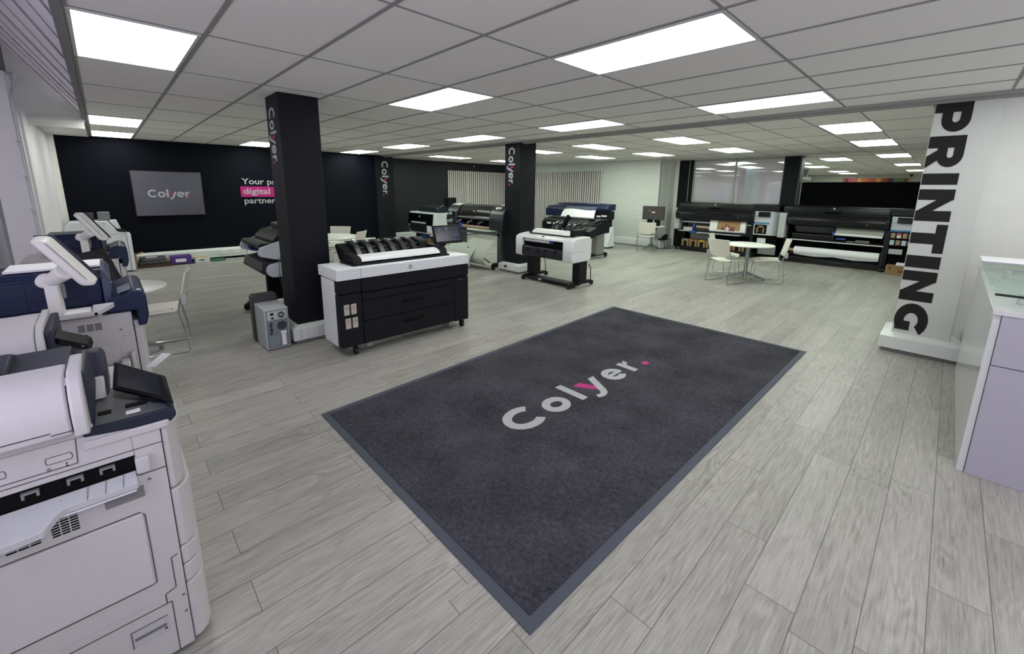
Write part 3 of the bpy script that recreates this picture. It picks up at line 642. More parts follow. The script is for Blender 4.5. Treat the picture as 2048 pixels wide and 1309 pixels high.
# ---------------------------------------------------------------- shared machine pieces
def caster(parent, x, y, r=.035, w=.022, m=None, n=1):
    g = G().cyl((x-w,y,r),(x+w,y,r),r,n=20)
    c = g.build('caster', RUBBER, parent, .004)
    G().box(x-w-.006,x+w+.006,y-r*.7,y+r*.7,r*1.55,r*2.1).cyl((x,y,r*2),(x,y,r*2.6),.01).build('fork', m or BLACK, c, .004)
    return c
def logo_disc(parent, O, U, V, N, r, m=LGREY):
    g = G(); g.poly(arc(0,0,r,0,360,24)[:-1], O, U, V, N, .0015); d = g.build('round_badge', m, parent)
    Oo = Vector(O)+Vector(N)*.0016
    q = G(); c = .42*r
    q.poly([(-c*.9,-.35*r),(-c*.55,-.35*r),(-.05*r,.75*r),(-.35*r,.75*r)], Oo, U, V, N, .0006); q.poly([(c*.05,-.75*r),(c*.35,-.75*r),(c*1.1,.35*r),(c*.75,.35*r)], Oo, U, V, N, .0006)
    q.build('badge_letters', GREYP, d)

# ---------------------------------------------------------------- black and white cabinet plotter
t = thing('cabinet_plotter', 'wide black cabinet plotter with white lid and two deep drawers beside the near dark pillar', 'printer', (1.51,3.95,0))
BB = M('plotter_front_black', (12,14,21), .55, spec=.25); LID = M('plotter_white', (222,226,228), .38)
box('chassis', BLACKM, t, 1.525, 3.07, 3.965, 4.38, .10, .785)
lid = G().prism('x', [(3.945,.788),(4.42,.788),(4.42,.893),(3.955,.9),(3.945,.895)], 1.498, 3.082).build('lid', LID, t, .004)
box('lid_seam', GREYP, lid, 1.738,1.741,3.9435,3.947,.792,.893,0)
logo_disc(lid, (2.29,3.944,.842), (1,0,0), (0,0,1), (0,-1,0), .026)
box('side_panel', LID, t, 1.507, 1.53, 4.055, 4.385, .10, .775, .004); box('side_panel', LID, t, 3.06, 3.083, 4.055, 4.385, .10, .775, .004)
box('front_band', BB, t, 1.512, 1.737, 3.952, 4.05, .655, .78, .005); box('front_band', BB, t, 1.743, 3.08, 3.952, 4.05, .645, .78, .005)
inkd = box('ink_door', BB, t, 1.512, 1.737, 3.956, 4.05, .105, .64, .006)
mid = box('upper_panel', BB, t, 1.745, 2.876, 3.956, 4.0, .558, .630, .003)
for z0, z1, hz in ((.342,.549,.478),(.108,.333,.252)):
    d = box('drawer', BB, t, 1.743, 2.878, 3.956, 4.0, z0, z1, .004)
    G().box(2.185,2.445,3.953,3.957,hz-.022,hz+.02).build('handle_recess', BLACKM, d); box('handle', BLACK, d, 2.195, 2.435, 3.949, 3.957, hz+.002, hz+.013, .002)
box('right_door', BB, t, 2.884, 3.08, 3.956, 4.05, .092, .632, .004)
text('DesignJet', .018, (2.93,3.9555,.60), (1,0,0), (0,0,1), (0,-1,0), GREYP, t, t=.0005)
CARTM = M('cartridge_beige', (186,178,168), .55)
for (x, z, c) in ((1.552,.435,(60,70,110)),(1.622,.435,(190,70,70)),(1.560,.295,(190,160,110)),(1.630,.295,(70,70,74))):
    k = box('ink_cartridge', CARTM, t, x, x+.055, 3.95, 3.96, z, z+.108, .006)
    box('colour_band', mat('ink_band_%d'%c[0], c, .5), k, x+.004, x+.051, 3.949, 3.951, z+.068, z+.073, 0)
    G().cyl((x+.0275,3.951,z+.09),(x+.0275,3.948,z+.09),.008,n=12).cyl((x+.0275,3.951,z+.05),(x+.0275,3.948,z+.05),.006,n=12).build('cartridge_mark', GREYP, k)
for x in (1.66, 3.0):
    for y in (3.99, 4.32): caster(t, x, y, .038, .016)
for x in (1.80, 2.83): box('levelling_foot', GREYP, t, x-.03, x+.03, 3.97, 4.0, .055, .11, .003)
# scanner on the lid
sc = G().box(1.70, 2.86, 4.02, 4.36, .893, .918).build('scanner_base', BLACK, t, .006)
G().prism('x', [(4.03,.915),(4.06,.975),(4.16,1.0),(4.30,1.0),(4.34,.915)], 1.72, 1.80).build('scanner_end', BLACK, sc, .006)
G().prism('x', [(4.03,.915),(4.06,.985),(4.16,1.012),(4.34,1.012),(4.36,.915)], 2.74, 2.84).build('scanner_end', BLACK, sc, .006)
G().prism('x', [(4.035,.935),(4.05,.962),(4.10,.988),(4.17,.994),(4.17,.97),(4.06,.932)], 1.80, 2.74).build('scanner_cover', LID, sc, .004, label='white scanner cover')
# stacker with curved fins
st = G().prism('x', [(4.30,.90),(4.50,.90),(4.60,1.05),(4.56,1.07),(4.34,1.0)], 1.75, 2.62).build('stacker', BLACK, t, .008)
for i in range(6):
    x = 1.86+.135*i
    G().prism('x', [(4.27,.97),(4.36,1.06),(4.50,1.10),(4.60,1.085),(4.60,1.07),(4.50,1.075),(4.37,1.03),(4.29,.955)], x, x+.055).build('paper_guide', M('guide_dark', (34,37,42), .35), st, .004)
    g = G()
    for z in (.985, 1.025): g.box(x+.07, x+.12, 4.335+(z-.985)*1.4, 4.345+(z-.985)*1.4, z, z+.006)
    g.build('guide_slots', GREYP, st)
G().prism('x', [(4.30,.93),(4.36,1.05),(4.52,1.09),(4.66,1.06),(4.66,1.0),(4.5,.93)], 2.66, 2.78).build('stacker_end', BLACK, st, .01)
# touch screen
tsg = G().para((2.765,4.16,1.02), (.375,-.03,0), (.003,.03,0), (-.012,.05,.215)); ts = tsg.build('touch_screen', BLACK, t, .004)
TS = M('screen_dim_blue', (34,37,46), .15, emit=(40,44,60), estr=.25, scale=6, var=.1)
def on_screen(u, v, d=.001): return Vector((2.765,4.16,1.02))+Vector((.375,-.03,0))*u+Vector((-.012,.05,.215))*v+Vector((-.02,-.995,.2)).normalized()*d
def sc_rect(g, u0, v0, u1, v1, d=.0012): g.add([on_screen(u0,v0,d),on_screen(u1,v0,d),on_screen(u1,v1,d),on_screen(u0,v1,d)], [(0,1,2,3)])
g = G(); sc_rect(g, .05, .13, .95, .94, .001); g.build('display', TS, ts)
g = G()
for i in range(8): sc_rect(g, .17+.09*i, .18, .195+.09*i, .225)
sc_rect(g, .10,.36,.28,.375); sc_rect(g, .40,.36,.58,.375); sc_rect(g, .72,.36,.80,.37); sc_rect(g, .64,.44,.90,.45); sc_rect(g, .64,.52,.90,.53); sc_rect(g, .4,.88,.55,.895); sc_rect(g, .20,.76,.25,.84); sc_rect(g,.46,.77,.51,.84)
g.build('icons', mat('icon_glow', (84,98,116), .3, emit=(100,125,160), estr=.2), ts)
G().box(2.84,2.88,4.17,4.21,.90,1.04).build('screen_post', BLACK, t, .006)
G().tube([(2.93,4.2,1.03),(2.96,4.2,.99),(2.98,4.21,.985),(3.0,4.21,1.02)], .003).build('cable', RUBBER, t)

# ---------------------------------------------------------------- desktop computer on the floor
t = thing('desktop_computer', 'grey computer tower on the floor by the near pillar, its back panel facing the camera', 'computer', (1.02,4.64,0))
CASE = M('pc_case_grey', (172,176,178), .5); PCB = M('pc_back_metal', (120,130,138), .45, .5); PCD = M('pc_dark', (44,48,54), .6)
box('case', CASE, t, 1.02, 1.245, 4.66, 5.03, .012, .44, .004)
bp = box('back_plate', PCB, t, 1.035, 1.235, 4.655, 4.665, .025, .425, .002)
bez = G().prism('y', [(1.005,.01),(1.25,.01),(1.25,.50),(1.235,.52),(1.02,.52),(1.005,.50)], 5.03, 5.16).build('front_bezel', M('pc_bezel', (52,48,52), .5), t, .008, label='dark front bezel')
G().box(1.045,1.225,4.652,4.656,.325,.415).build('power_supply', LGREY, bp); 
g = G().pipe((1.175,4.652,.37),(1.175,4.648,.37),.036,.032,24)
for k in range(4): a = k*PI/4; g.para((1.175-math.cos(a)*.035,4.649,.37-math.sin(a)*.035-.002), (math.cos(a)*.07,0,math.sin(a)*.07), (0,.002,0), (0,0,.004))
g.build('fan_grille', CHROME, bp); G().cyl((1.175,4.651,.37),(1.175,4.6535,.37),.033).build('fan', PCD, bp); G().cyl((1.175,4.65,.37),(1.175,4.6495,.37),.013).build('fan_hub', M('fan_green', (110,180,110), .5), bp)
box('power_inlet', BLACK, bp, 1.075,1.105,4.649,4.653,.375,.40,.001); box('power_switch', BLACK, bp, 1.08,1.105,4.649,4.653,.335,.352,.001)
G().cyl((1.175,4.652,.255),(1.175,4.65,.255),.046,n=28).build('case_vent', PCD, bp)
g = G()
for i in range(6): g.box(1.055+.012*(i%2), 1.082+.004*(i%3), 4.650, 4.654, .175+.022*i, .188+.022*i)
g.build('port_row', BLACK, bp)
g = G()
for i in range(7): g.box(1.05, 1.145, 4.651, 4.654, .04+.016*i, .050+.016*i)
g.build('slot_covers', M('slot_cover', (140,152,160), .4, .4), bp); box('sticker', PAPER, bp, 1.165,1.205,4.651,4.654,.04,.16,0); box('sticker', PAPER, bp, 1.16,1.21,4.6505,4.654,.165,.195,0)

# ---------------------------------------------------------------- roll plotter half hidden behind the near pillar (faces left)
t = thing('roll_plotter', 'grey and black roll-fed plotter standing behind the near dark pillar, paper basket open', 'printer', (1.6,6.0,0))
GS = M('plotter_shell_grey', (190,196,202), .42)
ya, yb = 5.62, 6.55
hood = G().prism('y', [(1.42,1.02),(1.5,1.10),(1.62,1.13),(1.78,1.13),(1.85,1.0),(1.85,.78),(1.55,.78),(1.42,.9)], ya+.06, yb-.02).build('body', BLACK, t, .01)
for (a, b) in ((ya, ya+.06), (yb-.02, yb+.04)):
    G().prism('y', [(1.25,.90)]+arc(1.29,.88,.045,180,250,4)+[(1.40,.80),(1.62,.76),(1.85,.76),(1.87,1.0),(1.78,1.08),(1.62,1.05),(1.40,.99),(1.27,.95)], a, b).build('end_cover', GS, t, .008, label='light grey end cover')
    G().prism('y', arc(1.40,.66,.085,90,270,10)+[(1.62,.575),(1.68,.60),(1.72,.8),(1.6,.78)], a, b).build('lower_end_cover', GS, t, .008, label='light grey lower end cover')
G().cyl((1.30,ya+.06,.955),(1.30,yb,.955),.035).box(1.30,1.52,ya+.06,yb,.975,.99).build('top_flap', BLACK, t, .006)
G().cyl((1.36,ya+.08,.88),(1.36,yb-.05,.88),.022).build('spindle', BLACKM, t); G().cyl((1.37,yb-.14,.885),(1.37,yb-.10,.885),.058).build('spindle_hub', BLUE, t, .004); G().cyl((1.37,ya+.07,.86),(1.37,ya+.09,.86),.03).build('spindle_hub', BLUE, t, .003)
G().prism('y', [(1.27,.66)]+arc(1.33,.68,.075,190,290,8)+[(1.52,.62),(1.60,.70),(1.55,.80),(1.40,.77),(1.29,.755)], ya+.06, yb+.02).build('roll_cover', M('roll_cover_grey', (34,34,41), .5), t, .008, label='dark grey curved roll cover')
box('paper_edge', PAPER, t, 1.33, 1.36, 5.95, 6.3, .575, .585, 0)
G().prism('x', [(5.75,1.10),(6.4,1.10),(6.40,1.20),(5.75,1.16)], 1.60, 1.85).build('control_panel', BLACK, t, .01); G().box(1.62,1.82,5.8,6.3,1.165,1.168).build('panel_glass', LGREY, t)
for y in (ya+.10, yb-.06):
    box('leg', BLACK, t, 1.50, 1.75, y-.04, y+.04, .10, .80, .008)
    f_ = G().prism('y', [(1.20,.02),(1.25,.02),(1.32,.075),(1.5,.10),(1.82,.10),(1.92,.05),(1.92,.11),(1.78,.17),(1.45,.16),(1.26,.12),(1.20,.08)], y-.03, y+.03).build('foot', BLACK, t, .008)
    G().cyl((1.235,y-.02,.03),(1.235,y+.02,.03),.03).build('wheel', RUBBER, f_, .004); G().cyl((1.88,y-.02,.03),(1.88,y+.02,.03),.03).build('wheel', RUBBER, f_, .004)
rows = [[(1.58+.12*k+.25*math.sin(k*PI*.9)*.4, y, .76-.62*math.sin(k*PI*.55)) for y in (ya+.12, yb-.1)] for k in [i/10 for i in range(11)]]
G().sheet(rows, .003).build('paper_basket', M('basket_fabric', (150,150,164), .8), t)
G().tube([(1.47,ya+.02,.62),(1.44,ya-.02,.58),(1.47,ya-.03,.35),(1.58,ya-.02,.12)], .006).build('power_cable', RUBBER, t)
G().tube([(1.50,ya-.01,.88),(1.45,ya-.02,.78),(1.44,ya-.02,.55),(1.49,ya-.03,.33),(1.6,ya-.02,.22)], .004).build('network_cable', M('teal_cable', (40,110,120), .5), t)

# ---------------------------------------------------------------- small white plotter with scanner, on a black stand
t = thing('white_plotter', 'small white plotter with scanner bar on a black stand, beside the central pillar', 'printer', (5.5,5.60,0), -PI/2, world=False)
WB = M('white_plotter_shell', (224,229,228), .36)
def round_side(x0, x1, z0=.47, z1=.86): return G().prism('x', [(0,z0+.03),(.02,z0),(.50,z0),(.54,z0+.05),(.55,z1-.06),(.50,z1+.01),(.30,z1+.02),(.10,z1),(.02,z1-.03),(0,z1-.06)], x0, x1)
round_side(0, .17).build('side_module', WB, t, .012); rs = round_side(1.13, 1.345, .455, .87).build('side_module', WB, t, .02)
G().box(-.001,.172,-.001,.4,.655,.658).build('seam_line', GREYP, t); G().box(1.128,1.347,-.001,.35,.645,.648).build('seam_line', GREYP, rs)
top = G().prism('x', [(.0,.80),(.015,.835),(.11,.866),(.50,.878),(.54,.84),(.54,.78),(.03,.795)], .165, 1.135).build('top_cover', WB, t, .006)
G().poly(rect(0,0,.07,.022), (.60,.05,.851), (1,0,0), (0,.95,.31), (0,-.31,.95), .002).build('badge', BLACK, top)
box('inner_bay', BLACKM, t, .165, 1.135, .06, .50, .50, .80, .004)
G().cyl((.20,.07,.765),(.80,.07,.765),.028).build('paper_roll', PAPER, t); G().cyl((.80,.07,.765),(.88,.07,.765),.034).build('roll_hub', BLUE, t, .004)
G().prism('x', [(.0,.60),(.01,.655),(.06,.67),(.07,.60),(.05,.48),(.02,.475),(.0,.52)], .165, 1.135).build('front_window', M('smoked_window', (20,22,36), .15), t, .006, label='smoked blue front window')
g = G()
for x in (.30,.56,.72,.96): g.poly([(0,0),(.012,0),(.035,.035),(.03,.055),(-.01,.05),(-.015,.03)], (x,-.002,.575), (1,0,0), (0,0,1), (0,-1,0), .006)
g.build('paper_clips', BLACK, t)
scn2 = box('scanner_base', BLACK, t, .20, 1.22, .16, .46, .875, .91, .006)
box('scanner_end', BLACK, scn2, .20,.27,.2,.46,.90,.965,.01); box('scanner_end', BLACK, scn2, 1.14,1.24,.18,.5,.90,1.0,.012)
G().prism('x', [(.15,.895),(.165,.925),(.22,.96),(.30,.968),(.30,.93),(.2,.89)], .27, 1.15).build('scanner_cover', WB, scn2, .006, label='white scanner cover')
stk = G().prism('x', [(.52,.84),(.72,.84),(.80,1.0),(.76,1.02),(.54,.95)], .38, 1.28).build('stacker', BLACK, t, .008)
for i in range(6):
    x = .42+.125*i; G().prism('x', [(.50,.93),(.58,1.04),(.70,1.09),(.78,1.09),(.78,1.075),(.70,1.07),(.60,1.01),(.52,.92)], x, x+.05).build('paper_guide', M('guide_dark', (34,37,42), .35), stk, .004)
G().para((.86,.32,1.0), (.03,.02,0), (.03,-.10,.05), (.10,.05,.20)).build('touch_screen', BLACK, t, .005)
for x in (.10, 1.19):
    box('leg', BLACK, t, x, x+.15, .22, .44, .10, .48, .006)
    f_ = G().prism('x', [(.02,.07),(.10,.10),(.62,.10),(.72,.07),(.72,.045),(.02,.045)], x+.04, x+.10).build('foot', BLACK, t, .006)
    for yy in (.05, .70): G().cyl((x+.045,yy,.032),(x+.095,yy,.032),.033).build('wheel', RUBBER, f_, .004)
    G().tube([(x+.07,.68,.07),(x+.07,.66,.30),(x+.07,.60,.38)], .008).build('bin_arm', BLACK, f_)
box('bin_rail', BLACK, t, .10, 1.3, .10, .34, .03, .075, .02); box('rail_label', LGREY, t, .50,.58,.098,.102,.04,.07,0)

# ---------------------------------------------------------------- black plotter behind it
t = thing('black_plotter', 'all-black plotter with open flaps on a grey leg, just behind the small white plotter', 'printer', (8.4,7.55,0), -PI/2, world=False)
G().prism('x', [(.0,.70),(.0,.84),(.06,.92),(.30,.965),(.62,.96),(.70,.88),(.70,.62),(.06,.60)], .0, 1.66).build('body', BLACK, t, .014)
G().prism('x', [(-.02,.62),(-.02,.82),(.04,.86),(.3,.90),(.3,.60),(.02,.58)], 1.38, 1.70).build('ink_module', BLACK, t, .02)
box('top_lid', M('lid_charcoal', (36,39,42), .4), t, .10, 1.32, .20, .55, .955, .975, .008); box('control_screen', GLOSSB, t, 1.38, 1.55, .12, .26, .955, .98, .006)
for i in range(5):
    x = .18+.21*i; G().prism('x', [(-.03,.80),(.05,.90),(.12,.93),(.12,.915),(.06,.885),(-.01,.79)], x, x+.14).build('front_flap', LGREY, t, .003)
g = box('window', BLACKM, t, .10, 1.30, -.005, .02, .70, .80, .004)
for x in (.12, 1.50):
    box('leg', M('leg_grey', (120,120,114), .5), t, x, x+.15, .18, .50, .10, .62, .008)
    f_ = G().prism('x', [(-.05,.09),(.02,.13),(.66,.13),(.74,.09),(.74,.065),(-.05,.065)], x+.02, x+.12).build('foot', BLACK, t, .008)
    for yy in (-.01, .70): G().cyl((x+.05,yy,.035),(x+.10,yy,.035),.035).build('wheel', RUBBER, f_, .004)
box('crossbar', BLACK, t, .2, 1.52, .30, .36, .2, .25)

# ---------------------------------------------------------------- navy wide printer by the slats
t = thing('navy_wide_printer', 'long navy blue printer with white print hanging over its front, by the white brick wall', 'printer', (10.35,9.15,0), -PI/2, world=False)
NV = M('deep_navy', (17,29,62), .38, spec=.4); 
G().prism('x', [(.0,.86),(.0,1.10),(.12,1.17),(.60,1.20),(.70,1.1),(.70,.84)], .0, 2.02).build('body', NV, t, .02)
G().prism('x', [(.10,1.16),(.20,1.27),(.62,1.28),(.66,1.19)], .35, 1.90).build('top_cover', NV, t, .012)
G().prism('x', [(-.015,1.0),(-.01,1.12),(.10,1.19),(.12,1.18),(.02,1.1),(.005,1.0)], .78, 1.95).build('window', M('grey_window', (86,92,104), .2), t, .003, label='grey tinted window')
G().prism('x', [(-.03,1.08),(-.03,1.16),(.10,1.26),(.40,1.28),(.40,1.1)], 1.97, 2.36).build('control_module', NV, t, .012); box('cartridge_module', BLACK, t, 1.97, 2.39, -.02, .3, .84, 1.075, .01)
box('module_label', PAPER, t, 1.99,2.13,-.024,-.02,.90,.95,0); box('module_label', PAPER, t, 2.16,2.34,-.024,-.02,.92,.97,0); box('blue_stripe', M('royal_blue', (30,36,120), .4), t, .0, .78, -.003, .0, 1.02, 1.035, 0)
box('paper_label', PAPER, t, 1.5,1.85,.2,.3,1.281,1.283,0)
text('EPSON', .085, (.52,-.002,1.075), (1,0,0), (0,0,1), (0,-1,0), GREYP, t, off=.01)
rows = []
for i in range(12):
    k = i/11; y = .05-.42*k; z = 1.10 - .28*k**2.2
    rows.append([(.80+.10*k+ (1.12-.0*k)*j/6 + (.12*k if j>3 else 0), y, z+.015*math.sin(j)) for j in range(7)])
G().sheet(rows, .002).build('printed_sheet', PAPER, t, label='wide white printed sheet')
for x in (.15, 1.85):
    box('leg', BLACK, t, x, x+.12, .2, .5, .08, .86, .01); f_ = box('foot', BLACK, t, x-.01, x+.13, -.1, .75, .06, .12, .01)
    for yy in (-.06,.7): G().cyl((x+.03,yy,.03),(x+.09,yy,.03),.032).build('wheel', RUBBER, f_, .004)
G().prism('x', [(.05,.03),(.45,.03),(.42,.3),(.36,.62),(.22,.62),(.10,.3)], 2.12, 2.36).build('waste_ink_housing', LID, t, .03, label='white curved housing'); G().box(2.14,2.34,.1,.4,0,.03).box(2.16,2.3,.24,.34,.62,.86).build('housing_support', BLACK, t)

# ---------------------------------------------------------------- black roll plotter left of the central pillar
t = thing('photo_plotter', 'tall black roll plotter with hanging paper bin, left of the central pillar', 'printer', (5.75,8.20,0), -PI/2, world=False)
PG = M('plotter_graphite', (30,34,38), .32)
prof = [(.02,.82),(.0,.95),(.02,1.12),(.09,1.25),(.20,1.32),(.40,1.345),(.62,1.30),(.68,1.1),(.68,.86),(.6,.80)]
G().prism('x', prof, .0, .38).build('left_module', PG, t, .02); G().prism('x', prof, 1.52, 1.93).build('right_module', PG, t, .02)
G().prism('x', [(.10,1.0),(.10,1.20),(.20,1.30),(.40,1.33),(.60,1.29),(.64,1.1),(.64,.95)], .38, 1.52).build('middle_body', BLACK, t, .01)
G().prism('x', [(.055,1.05),(.08,1.16),(.17,1.27),(.19,1.262),(.10,1.15),(.075,1.05)], .42, 1.50).build('window', GLOSSB, t, .003, label='glossy black window')
G().prism('x', [(.05,1.03),(.04,1.06),(.07,1.075),(.08,1.04)], .40, 1.52).build('window_rail', GREYP, t)
G().prism('x', [(.078,1.20),(.10,1.17),(.112,1.18),(.09,1.215)], 1.05, 1.48).build('window_pale_strip', LGREY, t); G().cyl((.95,.085,1.185),(.95,.08,1.18),.024,n=16).build('round_badge', PAPER, t)  # light grey strip across the upper window, then a round badge
sb = G().poly(rect(0,0,.17,.11), (1.62,.085,1.215), (1,0,0), (0,.55,.8), (0,-.8,.55), .004).build('control_panel', LGREY, t, .003); G().poly(rect(.02,.02,.08,.09), (1.62,.081,1.219), (1,0,0), (0,.55,.8), (0,-.8,.55), .004).build('panel_screen', PAPER, sb)
for z in (.89, 1.06):
    k = box('cartridge_bank', BLACKM, t, .04,.30,.004,.02,z,z+.11,.002)
    for i in range(4): box('ink_cartridge', (LGREY, GREYP, LGREY, M('cart_teal',(90,140,140),.5))[i], k, .05+.055*i, .093+.055*i, -.006, .006, z+.015+.01*(i%2), z+.07+.012*i, .002)
for x in (.44, .82, 1.2): G().tube([(x,.06,.99),(x-.04,.0,.93),(x,-.02,.92),(x+.03,0,.935),(x+.08,.06,.99)], .006).build('wire_guide', STEEL, t)
G().cyl((.50,.10,.845),(1.50,.10,.845),.034).build('cardboard_core', CORE, t); G().cyl((.44,.10,.85),(.50,.10,.85),.075).build('roll_hub', BLUE, t, .006); G().cyl((1.47,.10,.87),(1.52,.10,.87),.04).build('roll_hub', BLUE, t, .004)
box('lower_beam', BLACKM, t, .38,1.52,.2,.5,.84,.96); box('stand_beam', M('stand_grey', (84,88,90), .45), t, .2, 1.75, .12, .2, .70, .75, .006)
for x in (.15, 1.66):
    box('leg', M('stand_grey2', (70,74,76), .45), t, x, x+.11, .12, .42, .10, .82, .01)
    f_ = G().prism('x', [(-.06,.08),(0,.14),(.60,.14),(.70,.08),(.70,.055),(-.06,.055)], x, x+.10).build('foot', BLACK, t, .008)
    for yy in (-.03, .67): G().cyl((x+.02,yy,.03),(x+.08,yy,.03),.033).build('wheel', RUBBER, f_, .004)
BINM = M('bin_fabric_pale', (176,184,172), .7)
rows = [[(x_, .10-.42*math.sin(PI*k)**.9*.8, .60-.02*k-(.52)*math.sin(PI*k*.5)) for x_ in (.85, 1.64)] for k in [i/10 for i in range(11)]]
rows2 = [[(.28+(1.0)*j/3, -.02-.30*math.sin(PI*k*.6), .52-.42*k**1.3-.06*j/3) for j in range(4)] for k in [i/8 for i in range(9)]]
G().sheet(rows, .003).build('paper_bin', BINM, t); G().sheet(rows2, .003).build('paper_bin', BINM, t); G().tube([(.95,-.12,.42),(1.02,-.15,.42),(1.60,-.02,.14)], .012).build('bin_bar', RUBBER, t)

# ---------------------------------------------------------------- white and black large printer at back left
t = thing('sheet_printer', 'white and black printer on a stand in front of the dark brick wall', 'printer', (6.65,11.42,0), -PI/2, world=False)
G().prism('x', [(.08,.34),(.0,.42),(-.02,.62),(.02,.94),(.04,.985),(.70,.985),(.70,.42),(.6,.34)], .0, 1.42).build('body', LID, t, .012)
G().prism('x', [(-.035,.62),(-.005,.945),(.03,.95),(.0,.61)], -.005, 1.30).build('front_panel', GLOSSB, t, .004, label='black upper front panel')
G().prism('x', [(-.07,.665),(-.06,.70),(.0,.71),(.0,.66)], .22, .98).build('output_slot', LGREY, t, .003)
G().prism('x', [(-.02,.40),(-.10,.44),(-.14,.55),(-.10,.645),(.0,.66)], .22, .98).build('tray', BLACK, t, .008)
G().cyl((.62,-.022,.86),(.62,-.03,.86),.02,n=12).build('round_badge', PAPER, t)
G().prism('x', [(.12,.985),(.16,1.12),(.30,1.19),(.50,1.19),(.60,.985)], .35, 1.36).build('roll_housing', M('roll_housing_smoke', (38,44,48), .25), t, .02); box('rear_cover', BLACK, t, 1.2, 1.42, .45, .75, 1.15, 1.42, .02)
for x in (.12, 1.1): box('leg', BLACKM, t, x, x+.1, .15, .5, .0, .36, .006)
tag(G().prism('z', arc(0,0,.15,0,360,20)[:-1], 0, .28).build('waste_bucket', BLUE, None, .006), 'small blue bucket under the white and black printer at the back', 'bucket'); bpy.data.objects['waste_bucket'].location = (6.95,11.02,0)
tag(G().box(-.15,.15,-.12,.12,0,.22).build('carton', BROWN, None, .004), 'small brown box under the white and black printer at the back', 'box'); bpy.data.objects['carton'].location = (6.95,10.6,0)

# ---------------------------------------------------------------- the two wide printers against the office window wall
WBK = M('wide_printer_black', (13,15,21), .38, spec=.35); SILV = M('module_silver', (192,198,204), .35, .2); STRIPE = M('stripe_blue', (44,110,160), .4)
def hood(t, W, zb=.90, zt=1.37, lip=.0):
    G().prism('x', [(.0,zb),(-.06,zb+.02),(-.10,zb+.14),(-.08,zb+.22),(.02,zb+.30),(.08,zt-.02),(.20,zt),(.72,zt),(.76,zb)], .0, W).build('hood', WBK, t, .014)
    G().prism('x', [(-.112,zb+.14),(-.106,zb+.19),(-.04,zb+.255),(-.03,zb+.25),(-.085,zb+.19),(-.09,zb+.14)], .12, W-.06).build('front_window', GLOSSB, t, .003, label='glossy black hood window')
    G().box(.06,W-.04,.018,.024,zb+.335,zb+.339).box(.06,W-.04,-.103,-.097,zb+.125,zb+.129).build('hood_seams', M('hood_seam', (48,52,58), .4), t)
    box('hood_handle', BLACKM, t, W*.42, W*.58, -.01, .05, zb+.335, zb+.35, .004)
    logo_disc(t, (W*.5,.065,zt-.05), (1,0,0), (0,.25,.97), (0,-.97,.25), .022)
    q = G()
    for fx in (.1,.82): q.cyl((W*fx,-.102,zb+.10),(W*fx,-.094,zb+.10),.009,n=10)
    q.build('brass_latches', M('brass_dot', (190,170,90), .4, .5), t)
def ink_module(t, x0, x1, mode):
    box('module_top', WBK, t, x0-.06, x1, .0, .7, 1.2, 1.37, .03)
    fx = x0+(x1-x0)*(.68 if mode else 1.0)
    zlo = .60 if mode else .92
    mdl = G().prism('z', [(x0,.0),(fx,.0)]+[(fx+(x1-fx)*math.sin(a*PI/16), .22-.22*math.cos(a*PI/16)) for a in range(1,9)]+[(x1,.6),(x0,.6)], zlo, 1.20).build('ink_cabinet', SILV, t, .008)
    box('stripe', STRIPE, mdl, x0+.005, fx-.005, -.003, .002, .885, .92, 0, label='blue stripe')
    sc_ = G().para((x0+.09,-.05,1.065), (fx-x0-.10,0,0), (0,.04,0), (0,.03,.125)).build('touch_screen', BLACK, mdl, .006); G().para((x0+.11,-.0515,1.075), (fx-x0-.14,0,0), (0,.002,0), (0,.026,.105)).build('display', GLOSSB, sc_)
    q = G()
    for dx in (.025,.06): q.box(x0+dx, x0+dx+.02, -.003, .002, 1.06, 1.075)
    q.cyl((x0+.03,-.004,1.16),(x0+.03,.002,1.16),.008,n=10); q.build('buttons', GREYP, mdl)
    return mdl, fx
def brown_box(parent, x, y, z, w, h, c):
    k = G().box(x, x+w*.28, y, y+.2, z, z+h).box(x+w*.72, x+w, y, y+.2, z, z+h).box(x+w*.28, x+w*.72, y, y+.2, z+h*.72, z+h).build('ink_box', BROWN, parent, .003, label='brown cardboard ink box')
    box('colour_tag', mat('tag_%d_%d'%(c[0],c[2]), c, .5), k, x+w*.3, x+w*.7, y-.003, y+.01, z+h*.84, z+h*.97, 0); box('tap', BLACK, k, x+w*.38, x+w*.62, y-.02, y+.1, z+.01, z+h*.55, .006)
def print_mat():
    m = bpy.data.materials.new('brown_gold_print'); m.use_nodes = True; nt = m.node_tree; b = nt.nodes['Principled BSDF']; tc = nt.nodes.new('ShaderNodeTexCoord')
    v = nt.nodes.new('ShaderNodeTexVoronoi'); v.inputs['Scale'].default_value = 45; nt.links.new(tc.outputs['Object'], v.inputs[0]); cr = nt.nodes.new('ShaderNodeValToRGB'); e = cr.color_ramp.elements
    e[0].color = lin((60,34,18)); e[1].color = lin((176,136,88)); e[1].position = .7; nt.links.new(v.outputs[0], cr.inputs[0]); nt.links.new(cr.outputs[0], b.inputs['Base Color']); b.inputs['Roughness'].default_value = .5; return m
WL = -PI/2
t = thing('wide_format_printer', 'long black wide-format printer under the office window, showing a brown and gold print', 'printer', (11.95,5.5,0), WL, world=False)
hood(t, 2.05)
box('left_cover', LGREY, t, -.10, .06, .06, .30, .59, 1.20, .015, label='pale grey left end cover'); box('cover_seam', GREYP, t, -.102, .062, .058, .061, .90, .904, 0)
box('rear_panel', M('inner_grey', (78,82,84), .5), t, .1, 2.0, .40, .44, .50, .92); box('front_rail', ALU, t, .12, 1.95, .12, .2, .80, .84, .004)
